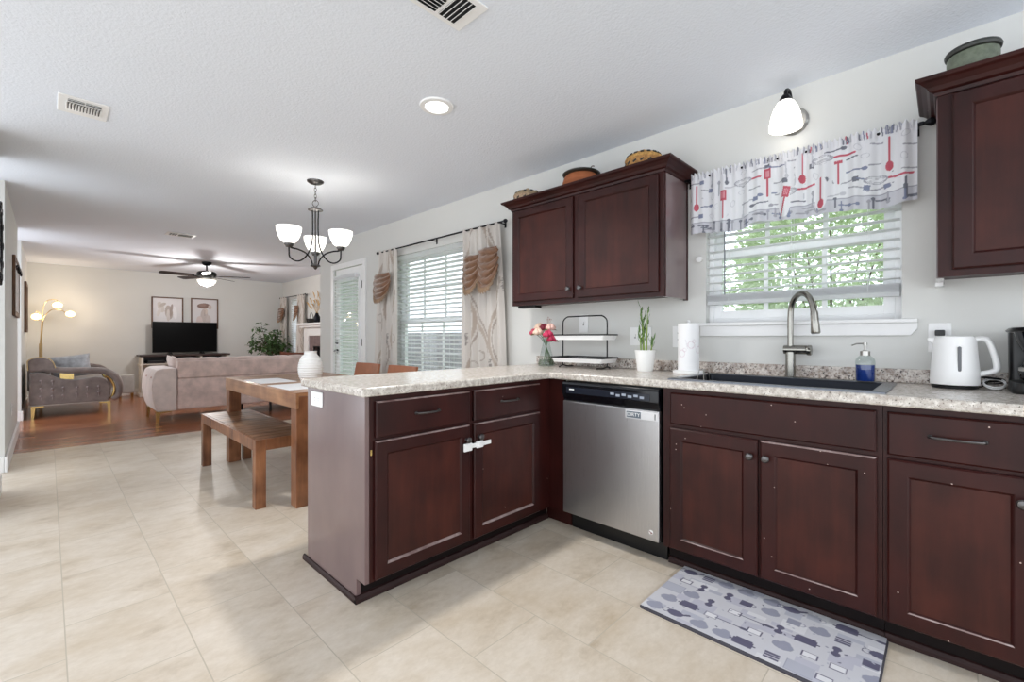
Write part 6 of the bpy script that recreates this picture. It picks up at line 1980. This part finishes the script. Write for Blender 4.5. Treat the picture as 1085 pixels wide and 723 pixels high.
for i in range(7):
    a = (i - 3) * 0.33
    e_ = (XR - 0.13 + rt.uniform(-.05, .05), 9.12 + 0.42 * math.sin(a), 1.58 + 0.34 * math.cos(a) + rt.uniform(-.04, .04))
    mb.tube(bez([(XR - 0.13, 9.12, 1.58), (XR - 0.13, 9.12 + 0.14 * math.sin(a), 1.70), e_], 8), 0.003, 5)
    mb.leafcard(e_, (0, math.sin(a) * 1.2, 0.8), (1, 0, 0.2), 0.18, 0.06)
    mb.leafcard((e_[0], 9.12 + (e_[1] - 9.12) * 0.6, 1.60 + (e_[2] - 1.60) * 0.65), (0, math.sin(a + 0.5), 0.6), (1, 0, 0.2), 0.15, 0.05)
part('dried_leaf', mb, mat('golden_dried_leaf', (180, 138, 66), 0.6, var=0.25), dv)

# --- frames on the left wall
fr1 = thing('wall_mirror', 'oval metal scroll mirror at the left edge of the photo', 'mirror', (-0.25, 4.62, 1.76))
mb = MB()
mb.tube([(-0.232, 4.62 + 0.13 * math.cos(2 * PI * i / 40), 1.76 + 0.24 * math.sin(2 * PI * i / 40)) for i in range(40)], 0.014, 10, closed=True)
mb.tube([(-0.225, 4.62 + 0.165 * math.cos(2 * PI * i / 40), 1.76 + 0.28 * math.sin(2 * PI * i / 40)) for i in range(40)], 0.006, 8, closed=True)
for i in range(12):
    a = 2 * PI * i / 12
    c = (4.62 + 0.15 * math.cos(a), 1.76 + 0.26 * math.sin(a))
    mb.tube([(-0.220, c[0] + 0.022 * math.cos(2 * PI * k / 12), c[1] + 0.022 * math.sin(2 * PI * k / 12)) for k in range(12)], 0.004, 6, closed=True)
part('scroll_frame', mb, M['bronze'], fr1, smooth=True)
part('mirror_glass', MB().lathe([(0.0, -0.240), (0.13, -0.240), (0.13, -0.246), (0.0, -0.246)], (0, 4.62, 1.76), 40, 'x', sx=1.0, sy=1.8), mat('mirror', (220, 222, 224), 0.03, 1.0, var=0.01), fr1)
fr2 = thing('wall_sign', 'rustic brown framed white textured sign on the left wall', 'wall sign', (-0.25, 7.2, 1.34))
ya, yb, za, zb = 6.72, 7.70, 1.345, 1.955
mb = MB()
for a, b, c, d in ((ya, ya + 0.06, za, zb), (yb - 0.06, yb, za, zb), (ya + 0.06, yb - 0.06, za, za + 0.05), (ya + 0.06, yb - 0.06, zb - 0.05, zb)):
    mb.box(-0.2485, -0.226, a, b, c, d)
part('picture_frame', mb, M['framewood'], fr2, bevel=0.003)
part('textured_panel', MB().box(-0.248, -0.232, ya + 0.06, yb - 0.06, za + 0.05, zb - 0.05), mat('flaked_white_paint', (206, 204, 204), 0.8, var=0.35, vscale=24, bump=0.8, bscale=60), fr2)
rh = MB()
for k in range(3):
    rh.tube(bez([(-0.230, 6.83 + k * 0.25, 1.84), (-0.212, 6.87 + k * 0.25, 1.86), (-0.208, 6.93 + k * 0.25, 1.81), (-0.212, 6.99 + k * 0.25, 1.86), (-0.230, 7.03 + k * 0.25, 1.84)], 16), 0.009, 8)
part('iron_ornament', rh, M['bronze'], fr2, smooth=True)
fr3 = thing('framed_picture', 'tall thin brown frame on the left wall beside the floor lamp', 'picture', (-0.25, 10.3, 1.2))
ya, yb, za, zb = 9.95, 10.65, 1.205, 1.97
mb = MB()
for a, b, c, d in ((ya, ya + 0.04, za, zb), (yb - 0.04, yb, za, zb), (ya + 0.04, yb - 0.04, za, za + 0.04), (ya + 0.04, yb - 0.04, zb - 0.04, zb)):
    mb.box(-0.2485, -0.222, a, b, c, d)
part('picture_frame', mb, M['framewood'], fr3, bevel=0.003)
part('picture_sheet', MB().box(-0.248, -0.235, ya + 0.04, yb - 0.04, za + 0.04, zb - 0.04), mat('muted_print', (178, 170, 160), 0.5, var=0.2, vscale=5), fr3)
